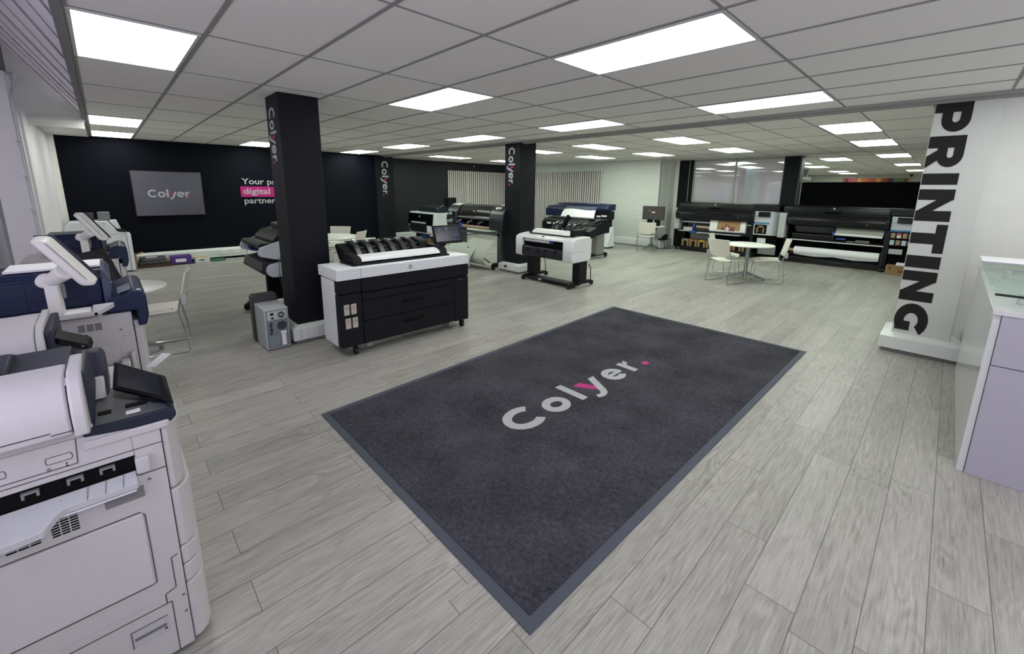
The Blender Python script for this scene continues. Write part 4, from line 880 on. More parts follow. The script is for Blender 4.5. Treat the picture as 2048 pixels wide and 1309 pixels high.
box('right_upright', WBK, t, 1.98, 2.06, .0, .6, .1, .92, .01); box('left_upright', WBK, t, .10, .17, .25, .6, .1, .92, .01)
G().cyl((.58,.05,.70),(.98,.05,.685),.036).build('cardboard_core', CORE, t); G().cyl((.50,.05,.70),(.545,.05,.70),.085).build('roll_flange', BLUE, t, .006)
sheetp = G().prism('x', [(-.015,.66),(.0,.62),(.06,.60),(.12,.64),(.14,.9),(.03,.9)], .95, 1.86).build('printed_roll', PAPER, t, .004)
G().prism('x', [(-.018,.66),(.026,.9),(.02,.9),(-.012,.66)], 1.15, 1.73).build('printed_image', print_mat(), sheetp)
st_ = []
for i in range(10): a = PI/2+i*PI/5; r = (.085 if i % 2 == 0 else .035); st_.append((r*math.cos(a), r*math.sin(a)))
q = G(); q.poly([(a+.0,b) for a,b in st_], (1.42,-.0165,.70), (1,0,0), (0,.18,.98), (0,-.98,.18), .003)
q.poly([(-.06,0),(.0,.0),(-.02,.14),(-.10,.14)], (1.40,.012,.75), (1,0,0), (0,.18,.98), (0,-.98,.18), .003); q.poly([(.06,0),(.12,.0),(.18,.14),(.08,.14)], (1.40,.012,.75), (1,0,0), (0,.18,.98), (0,-.98,.18), .003)
q.build('image_star', M('print_white', (206,200,200), .5), sheetp)
q = G(); q.poly([(-.16,0),(.18,-.02),(.2,.08),(.06,.10),(-.02,.2),(-.06,.2),(-.06,.08),(-.15,.08)], (1.42,-.0163,.665), (1,0,0), (0,.18,.98), (0,-.98,.18), .0022); q.build('image_red', M('print_red', (120,52,44), .5), sheetp)
box('loading_table', ALU, t, .10, .42, -.06, .2, .56, .575, .003); box('loading_table', ALU, t, .62, 1.75, -.06, .2, .53, .545, .003); box('table_back', ALU, t, .14,.40,.2,.22,.56,.66,.003)
box('table_hook', BLUE, t, .43,.60,-.07,.0,.52,.58,.01)
box('grey_case', M('case_grey', (92,96,98), .5), t, .40, .92, .10, .42, .34, .50, .01)
box('lower_shelf', WBK, t, .18, 2.1, -.02, .5, .02, .13, .008)
for i, c in enumerate([(50,130,180),(190,50,60),(210,190,50),(70,64,60),(190,180,190),(200,190,150),(190,120,150),(200,196,150)]):
    brown_box(t, .20+.232*i, .02, .13, .205, .20, c)
mdl, fx = ink_module(t, 2.04, 2.58, True)
wq = box('ink_window', BLACKM, mdl, 2.07, 2.35, -.004, .05, .63, .87, .01); G().box(2.12,2.16,-.012,0,.66,.84).box(2.26,2.30,-.012,0,.66,.84).box(2.12,2.30,-.012,0,.79,.84).build('ink_box', BROWN, wq, .003); box('tap', BLACK, wq, 2.17,2.25,-.02,0,.65,.74,.01)
box('label_plate', PAPER, t, 2.13,2.33,.1,.11,.40,.52,.004); box('module_stand', BLACKM, t, 2.1,2.55,.2,.55,.05,.6,.01); box('stand_panel', GREYP, t, 2.16,2.56,.16,.2,.10,.30,.004)
for x in (.06, 2.05):
    f_ = box('foot', BLACKM, t, x-.05, x+.09, -.02, .7, .08, .13, .02)
    for yy in (.03,.62): G().cyl((x-.02,yy,.045),(x+.03,yy,.045),.045).build('wheel', RUBBER, f_, .005); G().box(x-.03,x+.05,yy-.02,yy+.05,.05,.09).build('caster_fork', LGREY, f_, .006)

t = thing('wide_format_printer', 'long black wide-format printer before the black screen, with a large white roll hung low', 'printer', (11.95,2.85,0), WL, world=False)
hood(t, 2.0)
box('left_cover', LGREY, t, -.03, .12, -.12, .30, .585, 1.19, .015, label='pale grey left end cover'); box('cover_seam', GREYP, t, -.032, .122, -.122, -.119, .90, .904, 0)
MESH = M('dark_mesh', (96,98,96), .7, var=.1, scale=120)
G().prism('x', [(.10,.90),(.28,.74),(.27,.73),(.09,.89)], .28, 1.08).build('drying_panel', MESH, t); G().prism('x', [(.16,.70),(.30,.58),(.29,.57),(.15,.69)], .22, 1.06).build('drying_panel', MESH, t)
box('inner_back', BLACKM, t, .1, 2.0, .45, .5, .3, .92)
box('upright', WBK, t, .08,.16,.1,.5,.08,.92,.01); box('upright', WBK, t, 1.94,2.04,.0,.5,.08,.92,.01); box('upright', WBK, t, 1.04,1.09,-.02,.2,.56,.88,.01)
G().prism('x', [(.06,.93),(-.04,.77),(-.03,.76),(.075,.92)], 1.10, 1.93).build('hanging_sheet', M('grey_sheet', (150,150,144), .6), t); G().cyl((1.09,-.05,.755),(1.92,-.05,.745),.025).build('roll_tube', PAPER, t); G().cyl((1.06,-.05,.755),(1.09,-.05,.755),.06).build('roll_flange', BLUE, t, .005)
box('blue_hook', BLUE, t, 1.12,1.30,-.02,.05,.63,.67,.01); box('lower_tray', BLACK, t, .25,1.95,-.02,.2,.56,.60,.004); box('paper_scrap', PAPER, t, 1.32,1.46,-.02,.06,.601,.606,0); box('grey_flap', MESH, t, 1.48,1.72,-.03,.05,.59,.65,.003)
G().cyl((.22,-.02,.565),(1.96,-.02,.555),.013).build('silver_bar', ALU, t)
G().cyl((.35,.02,.31),(1.92,.02,.31),.092,n=28).build('paper_roll', PAPER, t)
rows = [[(.36+1.56*j/8, -.06+.05*k, .25-.055*math.sin(PI*k)*(.4+.6*abs(math.sin(j*.8)))) for j in range(9)] for k in [i/5 for i in range(6)]]
G().sheet(rows, .003).build('loose_paper', PAPER, t); G().cyl((.22,.02,.31),(.36,.02,.31),.04).build('cardboard_core', CORE, t); G().cyl((.19,.02,.31),(.22,.02,.31),.09).build('roll_flange', BLUE, t, .005)
box('roll_arm', WBK, t, .12,.19,-.04,.2,.08,.42,.012); box('roll_arm', WBK, t, 1.93,2.0,-.06,.2,.08,.44,.012)
box('base_beam', WBK, t, .1, 2.0, -.02, .12, .10, .15, .01); box('base_beam', WBK, t, .1,2.0,.4,.5,.08,.15,.01); G().box(1.35,1.40,-.03,.1,.14,.22).box(1.47,1.52,-.03,.1,.14,.22).build('beam_clips', BLACK, t, .004)
mdl, fx = ink_module(t, 2.02, 2.62, False)
rack = box('cartridge_rack', BLACKM, t, 2.02, 2.60, .0, .3, .58, .90, .008)
cs = [(150,130,108),(200,60,60),(160,134,106),(140,128,110),(170,196,202),(150,124,104),(176,196,210),(150,136,110)]
for i in range(8):
    x = 2.045+.093*(i%4); z = .755-.15*(i//4); k = box('ink_cartridge', mat('ink_cart_%d'%i, cs[i] if i != 1 else (216,210,204), .5), rack, x, x+.072, -.012, .02, z, z+.105, .006)
    if i == 1: box('red_band', mat('red_band', (190,50,56), .5), k, x+.002, x+.07, -.0135, -.01, z+.065, z+.10, 0)
box('label_plate', LGREY, t, 2.05,2.27,.02,.03,.41,.52,.008); box('module_stand', BLACKM, t, 2.05,2.6,.15,.6,.02,.58,.01)
for x in (.10, 1.98):
    f_ = box('foot', BLACKM, t, x-.05, x+.07, -.05, .7, .08, .13, .02)
    for yy in (.0,.62): G().cyl((x-.02,yy,.045),(x+.03,yy,.045),.045).build('wheel', RUBBER, f_, .005); G().box(x-.03,x+.05,yy-.02,yy+.06,.05,.09).build('caster_fork', LGREY, f_, .006)
t = thing('carton', 'brown cardboard box on the floor beside the wide printer, by the lettered pillar', 'box', (11.75,.60,0))
c_ = box('box_body', BROWN, t, 11.70, 11.98, .25, .78, 0, .195, .004); G().box(11.697,11.701,.69,.74,.12,.17).box(11.697,11.701,.35,.62,.15,.155).box(11.697,11.701,.35,.58,.06,.12).build('printed_marks', M('box_print', (110,76,44), .8), c_)
tag(G().box(11.78,11.93,.35,.63,.196,.25).build('paper_packet', PAPER, None, .01), 'small white packet lying on the brown cardboard box', 'packet')

# ---------------------------------------------------------------- reception counter at right
t = thing('reception_counter', 'white panelled reception counter with raised glass shelf at the right edge', 'counter', (3.59,-.26,0))
CTR = M('counter_gloss_white', (206,208,210), .15); CLIL = M('counter_front', (170,167,180), .35)
box('side_panel', CTR, t, 3.595, 5.75, -.29, -.258, .0, 1.0, .002)
g = box('front_panel', CLIL, t, 3.585, 3.605, -2.2, -.292, .0, .70, .002); box('front_panel', CLIL, t, 3.585, 3.605, -2.2, -.292, .705, 1.0, .002)
box('worktop', CTR, t, 3.58, 5.75, -2.2, -.252, 1.0, 1.03, .003); box('inner_body', WALLW, t, 3.61, 5.7, -2.2, -.30, 0, 1.0, 0)
def clear_glass():
    m = bpy.data.materials.new('clear_green_glass'); m.use_nodes = True; nt = m.node_tree; nt.nodes.remove(nt.nodes['Principled BSDF'])
    a = nt.nodes.new('ShaderNodeBsdfTransparent'); a.inputs[0].default_value = (.90,.96,.93,1); b = nt.nodes.new('ShaderNodeBsdfGlossy'); b.inputs['Roughness'].default_value = .02; c = nt.nodes.new('ShaderNodeMixShader')
    c.inputs[0].default_value = .14; nt.links.new(a.outputs[0], c.inputs[1]); nt.links.new(b.outputs[0], c.inputs[2]); nt.links.new(c.outputs[0], nt.nodes['Material Output'].inputs[0]); return m
gs = box('glass_shelf', clear_glass(), t, 3.70, 5.7, -2.1, -.252, 1.095, 1.107, .002, label='clear glass shelf'); box('glass_edge', M('glass_edge_dark', (18,30,28), .1), gs, 3.69, 3.70, -2.1, -.252, 1.094, 1.108, .001)
for x in (3.9, 5.0):
    for y in (-.38, -1.3): G().cyl((x,y,1.03),(x,y,1.095),.022).build('standoff', ALU, t, .003)
tag(G().box(5.28,5.68,-1.0,-.255,1.108,1.126).build('document_tray', PAPER, None, .01), 'white flat tray lying at the far end of the glass counter shelf', 'tray')
bpy.data.objects['document_tray']['label'] = 'white flat tray of papers on the far end of the glass counter shelf'
G().box(5.25,5.69,-1.05,-.245,1.126,1.129).build('loose_sheet', PAPER, bpy.data.objects['document_tray'])

# ---------------------------------------------------------------- boxes along the back wall
yb_ = 11.38
t = thing('printer_case', 'dark grey plastic machine case lying on brown card, leftmost item by the back wall', 'case', (.6,11.45,0))
box('card_sheet', M('dark_card', (70,50,36), .8), t, .345, .87, 11.22, 11.6, 0, .055, .003); box('case_body', M('case_dark', (60,62,64), .5), t, .36, .82, 11.27, 11.6, .055, .13, .02); G().prism('x', [(11.29,.13),(11.32,.19),(11.58,.2),(11.6,.13)], .38, .80).build('case_lid', M('case_lid', (52,56,60), .4), t, .02); box('label', PAPER, t, .48,.66,11.33,11.44,.196,.2,.002)
t = thing('purple_box', 'purple cardboard box with white label by the back wall', 'box', (1.0,11.45,0))
box('box_body', M('purple_card', (82,50,130), .6), t, .88, 1.23, 11.34, 11.6, .012, .18, .004); box('label', PAPER, t, .95,1.13,11.336,11.342,.05,.12,.004); box('base_card', BLACK, t, .876,1.27,11.28,11.6,0,.012,0)
t = thing('white_box', 'low white box with coloured lid print by the back wall', 'box', (1.42,11.45,0))
box('box_body', WHITE, t, 1.29, 1.56, 11.38, 11.6, .0, .10, .003); box('lid_print', M('lid_print', (200,170,110), .6, var=.5, scale=14), t, 1.30,1.55,11.39,11.59,.10,.104,0); box('label', BLACK, t, 1.36,1.46,11.377,11.381,.04,.06,0)
tag(G().box(1.57,1.85,11.35,11.6,0,.03).build('green_folder', M('green_card', (24,96,72), .6), None, .003), 'flat dark green folder on the floor at the right end of the wall boxes', 'folder')
t = thing('open_carton', 'tall open brown carton beside the far white copier', 'box', (.34,11.3,0))
box('box_body', BROWN, t, .308, .338, 11.24, 11.6, 0, .27, .004); G().para((.308,11.24,.27), (.14,-.02,.05), (0,.2,0), (0,0,.004)).para((.31,11.24,.27), (0,0,.05), (0,.2,0), (.004,0,0)).build('flap', BROWN, t)

# ---------------------------------------------------------------- left row of copiers (fronts face right)
SH, SH2 = CREAM, CREAM2
SEAM = M('seam_dark', (70,66,70), .8); NP = M('console_navy', (26,34,50), .45, spec=.3)
def seam(g, pts, y, w=.0022, d=.0012):      # thin groove lines on a side face
    for (x0,z0),(x1,z1) in zip(pts, pts[1:]):
        v = Vector((x1-x0,0,z1-z0)); n_ = Vector((-v.z,0,v.x)).normalized()*w/2; o = Vector((x0,y-d,z0))-n_
        g.para(o, v, (0,d,0), n_*2)
# nearest copier
t = thing('office_copier', 'large white office copier filling the lower left corner, black slot and vents on its side', 'copier', (-.2,1.7,0)); Y0 = 1.70
box('lower_body', SH, t, -.58, .038, Y0, 2.32, .02, .745, .004)
G().box(-.58,-.032,Y0,2.32,.818,.93).box(-.58,-.032,Y0+.05,2.32,.745,.82).box(-.032,.038,Y0,2.02,.745,.895).build('upper_body', SH, t, .003)
G().prism('z', [(.04,Y0+.003),(.055,Y0+.006),(.075,Y0+.03),(.085,Y0+.07),(.085,2.02),(.04,2.02)], .655, .90).build('front_cover', SH, t, .006)
for z0, z1 in ((.425,.65),(.35,.42),(.275,.345),(.03,.27)): G().prism('z', [(.04,Y0+.003),(.06,Y0+.006),(.085,Y0+.03),(.098,Y0+.07),(.098,2.28),(.04,2.28)], z0, z1).build('tray_front', SH, t, .005)
slot = box('paper_slot', BLACKM, t, -.58, -.033, Y0+.01, Y0+.05, .762, .818, 0)
for x in (-.545,-.455,-.365,-.275,-.185,-.115): G().prism('y', [(x,.790),(x+.006,.790),(x+.006,.802),(x+.029,.802),(x+.029,.790),(x+.035,.790),(x+.035,.808),(x,.808)][:: 1], Y0-.002, Y0+.02).build('slot_guide', GREYP, slot)
box('tray_stop', SH, t, -.034, .002, Y0-.02, Y0+.02, .757, .812, .006)
tr_ = G(); ex = [(-.62,.0),(-.45,.0),(-.40,.03),(-.36,.05),(-.29,.05),(-.24,.045),(-.21,.015),(-.19,.0),(-.035,.0)]
top_ = [(x, Y0-.035-d, .742-.0*d-(.022 if d > .04 else 0)) for x, d in ex]
n = len(ex); bk = [(x, Y0+.002, .765) for x, d in ex]
vs = bk+top_+[(x,y,z-.022) for x,y,z in top_]+[(x,Y0+.002,.700) for x,_ in ex]
fs = []
for i in range(n-1):
    for r_ in range(3): fs.append((r_*n+i, r_*n+i+1, (r_+1)*n+i+1, (r_+1)*n+i))
fs += [(0,n,2*n,3*n),(n-1,2*n-1,3*n-1,4*n-1)]
tr_.add(vs, fs); tray = tr_.build('bypass_tray', M('tray_white', (182,184,188), .4), t, .003, label='folded bypass tray')
seam(g := G(), [(-.6,.738),(-.45,.738)], Y0-.0355); g.build('tray_edge', GREYP, tray)
for x in (-.07,-.11,-.15,-.46,-.50): G().hex([(x,Y0-.036,.7418),(x+.002,Y0-.036,.7418),(x+.006,Y0+.001,.7648),(x+.004,Y0+.001,.7648),(x,Y0-.036,.7432),(x+.002,Y0-.036,.7432),(x+.006,Y0+.001,.7662),(x+.004,Y0+.001,.7662)]).build('tray_rib', GREYP, tray)
sc_ = G().hex([(-.40,Y0-.060,.7212),(-.235,Y0-.060,.7212),(-.20,Y0-.012,.752),(-.385,Y0-.012,.752),(-.40,Y0-.060,.7222),(-.235,Y0-.060,.7222),(-.20,Y0-.012,.7575),(-.385,Y0-.012,.7575)]).build('tray_scoop', M('scoop_grey', (150,152,156), .4), tray)
box('tray_lip', M('lip_white', (200,202,206), .35), tray, -.60, -.04, Y0-.042, Y0-.036, .716, .722, .002)
box('tray_recess', M('recess_grey', (120,118,120), .6), t, -.118, -.024, Y0-.004, Y0+.003, .668, .708, .002)
g = G()
for (x0, x1) in ((-.325,-.255),(-.235,-.175)):
    for i in range(7):
        for k in range(3): a = x0+(x1-x0)*k/3; g.box(a, a+(x1-x0)/3-.003, Y0-.0012, Y0+.001, .640+.0085*i, .6445+.0085*i)
g.build('vents', BLACKM, t)
pan = G().box(-.60,-.038,Y0-.006,Y0+.002,.335,.612).build('side_door', M('side_door_grey', (196,192,196), .5), t, .004)
g = G(); seam(g, [(-.6,.615),(-.045,.615),(-.033,.60),(-.033,.335),(-.05,.33),(-.6,.33)], Y0, .003)
seam(g, [(-.6,.852),(-.155,.852),(-.15,.93)], Y0); seam(g, [(-.155,.838),(.038,.838)], Y0); seam(g, [(-.6,.838),(-.155,.838)], Y0); seam(g, [(-.03,.745),(.038,.745)], Y0)
seam(g, [(-.6,.232),(-.005,.232),(-.005,.02)], Y0, .003); seam(g, [(-.018,.232),(-.018,.27),(0.012,.28),(.012,.40),(.03,.405)], Y0, .003)
for x0,x1 in ((-.275,-.225),(-.225,-.175)): pass
seam(g, [(-.215,.872),(-.165,.872),(-.162,.882),(-.165,.893),(-.215,.893),(-.217,.882),(-.215,.872)], Y0, .0015); seam(g, [(-.4,.872),(-.293,.872),(-.29,.882),(-.293,.893),(-.4,.893)], Y0, .0015)
g.build('seams', SEAM, t)
G().cyl((-.213,Y0+.001,.858),(-.213,Y0-.002,.858),.0045,n=14).cyl((.028,Y0+.001,.235),(.028,Y0-.002,.235),.005,n=14).cyl((.028,Y0+.001,.165),(.028,Y0-.002,.165),.005,n=14).build('screws', GREYP, t)
G().cyl((-.177,Y0+.001,.862),(-.177,Y0-.001,.862),.0022,n=10).cyl((-.177,Y0+.001,.855),(-.177,Y0-.001,.855),.0022,n=10).build('holes', BLACKM, t)
text('A', .016, (-.013,Y0-.0006,.716), (1,0,0), (0,0,1), (0,-1,0), SEAM, t, off=.02)
hd = box('drawer_handle', M('handle_grey', (182,180,184), .5), t, -.118, -.022, Y0-.003, Y0+.002, .125, .19, .004); box('handle_recess', M('recess_grey2', (110,108,112), .6), hd, -.112, -.028, Y0-.0045, Y0-.002, .150, .162, .002); g = G(); seam(g, [(-.118,.125),(-.118,.19),(-.022,.19)], Y0-.003, .002); g.box(-.035,-.028,Y0-.0045,Y0-.003,.138,.146); g.build('handle_seam', SEAM, hd)
g = G()
for i in range(26): g.box(-.46+.016*i, -.450+.016*i, Y0-.002, Y0+.001, .252, .262)
g.build('rib_row', SH2, t)
# console, feeder and hopper of the nearest copier
cons = G().prism('y', [(-.135,.925),(.068,.898),(.085,.915),(.085,.935),(.06,.948),(-.135,.952)], Y0-.004, 2.01).build('console', NP, t, .006)
G().prism('z', [(-.14,Y0-.008),(.06,Y0-.008),(.086,Y0+.02),(.092,Y0+.05),(.092,2.02),(-.14,2.02)], .885, .912).build('console_rim', SH, t, .005)
box('usb_slot', BLACKM, cons, -.10,-.068,Y0+.075,Y0+.10,.951,.9535,0); box('card_slot', BLACKM, cons, -.035,.02,Y0+.085,Y0+.11,.949,.9525,0); box('sticker', PAPER, cons, -.035,.0,Y0+.025,Y0+.052,.9505,.9525,0)
af = G().prism('x', [(Y0-.05,.965),(Y0-.055,1.02),(Y0-.04,1.075),(Y0-.01,1.112),(Y0+.04,1.128),(Y0+.12,1.13),(Y0+.12,.955),(Y0-.03,.955)], -.58, -.148).build('feeder_cover', SH, t, .006)
G().prism('x', [(Y0-.053,.955),(Y0-.058,1.02),(Y0-.043,1.078),(Y0-.01,1.116),(Y0+.04,1.132),(Y0+.22,1.125),(Y0+.25,.955)], -.145, -.113).build('feeder_end', SH, t, .006)
G().prism('x', [(Y0-.0,.93),(Y0-.0,.955),(Y0+.3,.955),(Y0+.3,.93)], -.58, -.11).build('feeder_base', SH, t, .004)
G().prism('y', [(-.118,.952),(-.12,1.125),(-.103,1.12),(-.098,1.01),(-.105,.952)], Y0+.02, Y0+.26).build('feeder_side', SLATE, t, .006)
g = G(); g.para((-.275,Y0-.012,1.102), (.135,0,0), (0,.03,.011), (0,-.002,.004)); g.build('feeder_handle', M('grip_beige', (186,178,172), .6), af)
g = G(); g.box(-.6,-.19,Y0-.053,Y0-.050,.985,.988).box(-.19,-.148,Y0-.052,Y0-.049,.977,.980); g.build('feeder_seam', SEAM, af)
G().box(-.58,-.15,Y0+.12,Y0+.45,1.065,1.095).build('document_tray', SLATE, t, .006)
G().prism('x', [(Y0+.16,1.095),(Y0+.18,1.115),(Y0+.34,1.13),(Y0+.40,1.11),(Y0+.40,1.08),(Y0+.16,1.08)], -.58, -.275).build('tray_flap', SLATE, t, .01)
G().para((-.31,Y0+.12,1.095), (.02,.0,.0), (-.02,.08,0), (.012,0,.03)).build('side_guide', LGREY, t, .003)
box('rear_tray', SH, t, -.285, -.165, Y0+.42, Y0+.46, 1.0, 1.09, .008)
G().prism('x', [(Y0+.24,.96)]+arc(Y0+.42,.985,.09,90,0,6)+[(Y0+.52,.90),(Y0+.24,.90)], -.165, -.07).build('hopper', SLATE, t, .02)
G().prism('x', [(Y0+.22,.945)]+arc(Y0+.28,.965,.045,180,0,8)+[(Y0+.33,.945)], -.112, -.078).build('white_arch', SH, t, .006)
BL_ = Vector((-.063,1.935,.972)); BR_ = Vector((.080,1.722,.955)); TL_ = Vector((-.049,2.057,1.032)); TR_ = Vector((.076,1.868,1.003))
N_ = (BR_-BL_).cross(TL_-BL_).normalized(); N_ = N_ if N_.z > 0 else -N_
dn = -N_*.016
tb = G().hex([BL_+dn,BR_+dn,TR_+dn,TL_+dn,BL_,BR_,TR_,TL_]).build('touch_screen', BLACK, t, .005)
def on_tab(u, v): return BL_.lerp(BR_,u).lerp(TL_.lerp(TR_,u),v)+N_*.001
g = G(); g.add([on_tab(.1,.14), on_tab(.86,.14), on_tab(.86,.9), on_tab(.1,.9)], [(0,1,2,3)]); g.build('display', M('copier_display', (34,40,42), .12), tb)
G().para(on_tab(.4,.4)-N_*.06, (.03,0,0), (0,.03,0), N_*.045).build('screen_hinge', BLACK, tb, .004)
# small middle copier
t = thing('office_copier', 'smaller white copier second in the left row, with a black keypad panel', 'copier', (-.3,2.65,0)); Y1 = 2.66
box('body', SH, t, -.58, -.17, Y1+.02, 3.18, .02, .93, .006)
G().prism('x', [(Y1-.02,.98),(Y1-.03,1.04),(Y1-.01,1.09),(Y1+.05,1.125),(Y1+.30,1.13),(Y1+.35,.98)], -.58, -.29).build('feeder_cover', SH, t, .006)
G().prism('x', [(Y1-.024,.93),(Y1-.034,1.04),(Y1-.012,1.094),(Y1+.05,1.13),(Y1+.36,1.135),(Y1+.40,.93)], -.288, -.262).build('feeder_end', SH, t, .006)
box('scanner_bed', SH, t, -.58, -.262, Y1-.015, 3.15, .89, .975, .006)
g = G(); seam(g, [(-.6,1.012),(-.33,1.012),(-.325,1.004),(-.288,1.004)], Y1-.03, .002); seam(g, [(-.6,.972),(-.262,.972)], Y1-.016, .002); g.build('seams', SEAM, t)
box('feeder_side', SLATE, t, -.262, -.235, Y1, Y1+.38, .94, 1.11, .008)
box('console', BLACK, t, -.26, -.15, Y1-.01, 3.1, .90, .955, .008)
kp = G().para((-.235,Y1+.03,1.035), (.105,-.02,-.055), (.01,.10,.012), (-.006,.0,.034)).build('keypad', BLACK, t, .005)
G().para((-.232,Y1+.0285,1.040), (.06,-.0115,-.0315), (0,.001,0), (-.004,0,.024)).build('display', GLOSSB, kp); box('key', GREYP, kp, -.158,-.148,Y1+.0115,Y1+.014,1.008,1.013,0)
for _c in t.children:
    for _q in [_c]+list(_c.children):
        for v in _q.data.vertices:
            if v.co.z > .5: v.co.z -= .07
# navy topped production copiers
PJ = M('arm_ivory', (222,220,216), .4)
def navy_copier(y0, label, detailed, xl=-.60, mx=0):
    t = thing('production_copier', label, 'copier', (-.2,y0,0)); N2 = M('copier_navy', (16,29,62), .42, spec=.35)
    box('body', SH, t, -.60, .035, y0, y0+1.15, .02, .93, .006)
    G().prism('z', [(.037,y0+.003),(.07,y0+.006),(.085,y0+.04),(.085,y0+1.15),(.037,y0+1.15)], .02, .87).build('front_cover', SH, t, .006)
    box('deck', SH, t, -.62, -.10, y0-.06, y0+.5, .945, .968, .004); G().hex([(-.12,y0-.06,.945),(-.10,y0-.06,.945),(-.03,y0-.02,.975),(-.12,y0-.02,.975),(-.12,y0-.06,.968),(-.10,y0-.06,.968),(-.03,y0-.02,1.005),(-.12,y0,1.0)]).build('deck_corner', SH, t, .003)
    # console
    cn = G().prism('y', [(-.09,.945),(.058,.938),(.058,.84),(.095,.84),(.112,.90),(.112,1.02),(.10,1.045),(.06,1.058),(-.03,1.02),(-.06,.985)], y0-.02, y0+.60).build('console', N2, t, .008)
    G().para((-.01,y0+.04,1.037), (.06,0,.02), (0,.20,0), (0,0,.004)).build('console_inset', M('inset_bluegrey', (98,108,124), .4), cn); G().para((.076,y0+.02,1.053), (.018,0,-.004), (0,.02,0), (0,0,.003)).build('sticker', PAPER, cn); G().para((-.0,y0+.02,1.038), (.035,0,.012), (0,.016,0), (0,0,.003)).build('slot', BLACKM, cn)
    # scanner and feeder
    fd = G().box(xl,-.07,y0+.10,y0+.62,.97,1.145).build('feeder', N2, t, .012)
    G().prism('x', [(y0+.10,1.14),(y0+.13,1.185),(y0+.45,1.19),(y0+.50,1.14)], xl, -.055).build('feeder_lid', N2, t, .01)
    G().prism('y', [(-.07,.97),(-.035,.985),(-.03,1.14),(-.055,1.185),(-.07,1.185)], y0+.09, y0+.60).build('feeder_side', M('side_slate', (72,82,104), .35), t, .01)
    g = G()
    for x in (-.37, -.14): g.box(x,x+.002,y0+.0985,y0+.101,.97,1.14)
    g.box(-.37,-.14,y0+.0985,y0+.101,1.03,1.032); g.build('feeder_seams', M('navy_seam', (14,18,36), .8), fd)
    # monitor arm
    ax = -.255+mx; ay = y0-.03
    ar = G().prism('z', [(ax-.03,ay-.03),(ax+.02,ay-.03),(ax+.03,ay-.01),(ax+.03,ay+.03),(ax-.03,ay+.03)], .968, 1.145).build('monitor_arm', PJ, t, .006)
    G().cyl((ax-.022,ay-.03,1.165),(ax-.022,ay+.04,1.165),.036,n=24).build('arm_joint', PJ, ar, .01); G().cyl((ax-.0,ay-.01,1.165),(ax+.06,ay-.07,1.215),.034,.042,n=20).build('arm_neck', PJ, ar, .006); box('arm_clip', GREYP, ar, ax+.03,ax+.045,ay-.01,ay+.02,1.06,1.14,.008)
    TL = Vector((-.305+mx,y0-.12,1.385)); L_ = Vector((.157,0,-.260)); W_ = Vector((.065,.0,-.002)); D_ = Vector((.018,.10,.024))
    mo = G().hex([TL+L_,TL+L_+W_*.95,TL+L_+W_*.95+D_,TL+L_+D_,TL,TL+W_,TL+W_+D_,TL+D_]).build('monitor', PJ, t, .022, seg=4)
    A_ = TL+D_; n_ = L_.cross(W_).normalized(); n_ = n_ if n_.y > 0 else -n_
    G().para(A_+L_*.01-W_*.05+n_*.001, L_*.99, W_*1.16, n_*.010).build('monitor_screen', M('monitor_face_dark', (24,30,52), .2), mo, .003)
    g = G(); o = TL+L_*.04+W_*.82-Vector((0,.0015,0)); g.para(o, L_*.80, (0,.002,0), Vector((.0016,0,.0016))); g.build('monitor_seam', SEAM, mo)
    # side details
    yf = y0-.001; g = G(); seam(g, [(.037,.87),(.037,.03)], yf, .003); g.build('seams', BLACKM, t)
    vb = box('vent_plate', SH2, t, -.20,-.095,yf-.003,yf+.001,.845,.895,.002); g = G()
    for i in range(7):
        for k in range(3): g.box(-.195+.034*k, -.195+.034*k+.028, yf-.004, yf, .85+.006*i, .853+.006*i)
    g.build('vent_slots', BLACKM, vb)
    G().cyl((-.022,yf,.83),(-.022,yf-.003,.83),.006,n=12).cyl((-.016,yf,.79),(-.016,yf-.001,.79),.003,n=8).cyl((-.015,yf,.765),(-.015,yf-.001,.765),.003,n=8).build('screws', GREYP, t)
    if detailed:
        tr_ = G().box(-.30,-.04,yf-.012,yf,.63,.75).build('bypass_tray', SH2, t, .004); G().box(-.30,-.02,yf-.10,yf-.01,.605,.63).build('tray_floor', SH, tr_, .004); G().box(-.30,-.04,yf-.02,yf-.012,.55,.59).build('tray_slot', BLACKM, tr_)
        box('tray_stop', SH, tr_, -.045,-.005,yf-.12,yf-.02,.54,.66,.008); box('tray_stop', SH, tr_, -.0,.02,yf-.05,yf,.58,.69,.008)
    else:
        g = G(); g.poly([(0,0),(.028,0),(.014,.022)], (-.055,yf,.88), (1,0,0), (0,0,1), (0,-1,0), .001); g.poly([(.035,.0),(.05,0),(.05,.02),(.035,.02)], (-.055,yf,.88), (1,0,0), (0,0,1), (0,-1,0), .001); g.build('warning_label', M('warning_ochre', (110,90,50), .6), t)
    return t
navy_copier(3.30, 'big copier with navy scanner, white monitor arm and papers on its lid', True)
navy_copier(5.85, 'navy topped copier with a white monitor arm farther back, next to the far white copier', False, -.44, .07)
tag(G().box(-.44,-.065,3.46,3.74,1.191,1.203).build('paper_stack', PAPER, None, .001), 'stack of white paper lying on the navy copier lid behind the monitor arm', 'paper')
tag(G().prism('z', [(-.42,3.245),(-.13,3.25),(-.13,3.38),(-.40,3.385)], .9695, .9745).build('paper_stack', PAPER, None, .001), 'white sheets on the ivory deck at the foot of the nearer monitor arm', 'paper')
tag(G().para((.035,2.05,.985), (.055,.02,.035), (.028,.03,-.018), (0,0,.002)).build('folded_paper', PAPER, None, .0005), 'folded white paper slip sticking out behind the nearest touch screen', 'paper')
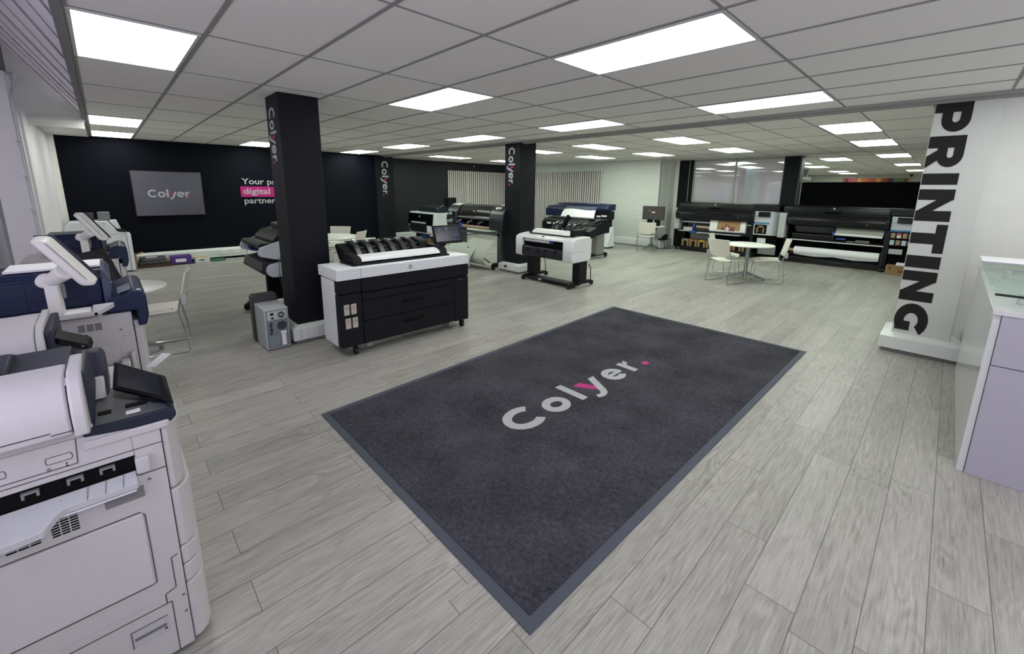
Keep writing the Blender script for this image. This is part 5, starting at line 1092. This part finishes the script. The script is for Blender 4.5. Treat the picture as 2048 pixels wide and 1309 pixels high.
# black monitor on the small table behind the navy copier
t = thing('tilted_monitor', 'black tilted monitor on the small table between the two navy topped copiers', 'monitor', (-.12,5.25,.69))
pA = Vector((-.16,5.02,.80)); mo = G().para(pA, (.18,.03,.03), (.02,.04,-.01), (-.08,.05,.29)).build('casing', BLACK, t, .004)
G().para(pA+Vector((-.001,-.0015,.0))+Vector((.010,.002,.012)), (.158,.026,.026), (0,.001,0), (-.072,.045,.262)).build('display', GLOSSB, mo)
G().box(-.13,-.09,5.13,5.17,.70,.86).box(-.2,-.02,5.08,5.22,.69,.70).build('stand', BLACK, t)
# far white production copier
t = thing('white_production_copier', 'long white copier at the end of the left row, against the dark wall', 'copier', (-.2,10.95,0)); y5 = 10.95
W5 = M('far_copier_white', (218,222,228), .4)
box('body', W5, t, -.58, .235, y5, 11.5, .02, .74, .02)
G().prism('y', [(-.58,.74),(-.58,.87),(-.50,.99),(.0,1.0),(.12,.80),(.2,.78),(.26,.74)], y5, 11.5).build('feeder', W5, t, .012)
G().prism('y', [(.02,1.0),(.13,1.0),(.175,.84),(.12,.83)], y5+.04, 11.4).build('feeder_lid', W5, t, .01); G().prism('y', [(.10,.86),(.23,.80),(.24,.775),(.12,.80)], y5-.01, 11.4).build('console', BLACK, t, .006)
G().prism('z', [(.237,y5),(.29,y5+.02),(.30,y5+.06),(.30,11.5),(.237,11.5)], .02, .73).build('front_cover', W5, t, .01)
box('rear_module', M('rear_module_dark', (52,56,60), .5), t, -.33, -.17, y5+.1, 11.3, 1.0, 1.15, .01); box('rear_module', M('rear_module_grey', (112,118,118), .5), t, -.12, .05, y5+.1, 11.3, 1.0, 1.16, .015)
g = G(); seam(g, [(-.36,.99),(-.36,.87),(-.36,.74)], y5, .003); seam(g, [(-.06,.99),(-.06,.80)], y5, .003); seam(g, [(.165,.66),(.165,.72),(.225,.72),(.225,.3)], y5, .003); g.build('seams', GREYP, t)
# small trolley by the left wall
t = thing('side_table', 'little white side table with a grey device, by the left wall behind the copiers', 'table', (-.48,7.45,0))
box('tabletop', WHITE, t, -.58, -.28, 7.25, 7.65, .72, .74, .006); box('device', SH, t, -.45, -.3, 7.3, 7.6, .74, .90, .01); box('shelf', GREYP, t, -.57, -.29, 7.26, 7.64, .56, .70, .01)
for x in (-.56,-.30):
    for y in (7.28, 7.62): G().cyl((x,y,0),(x,y,.72),.012).build('leg', STEEL, t)
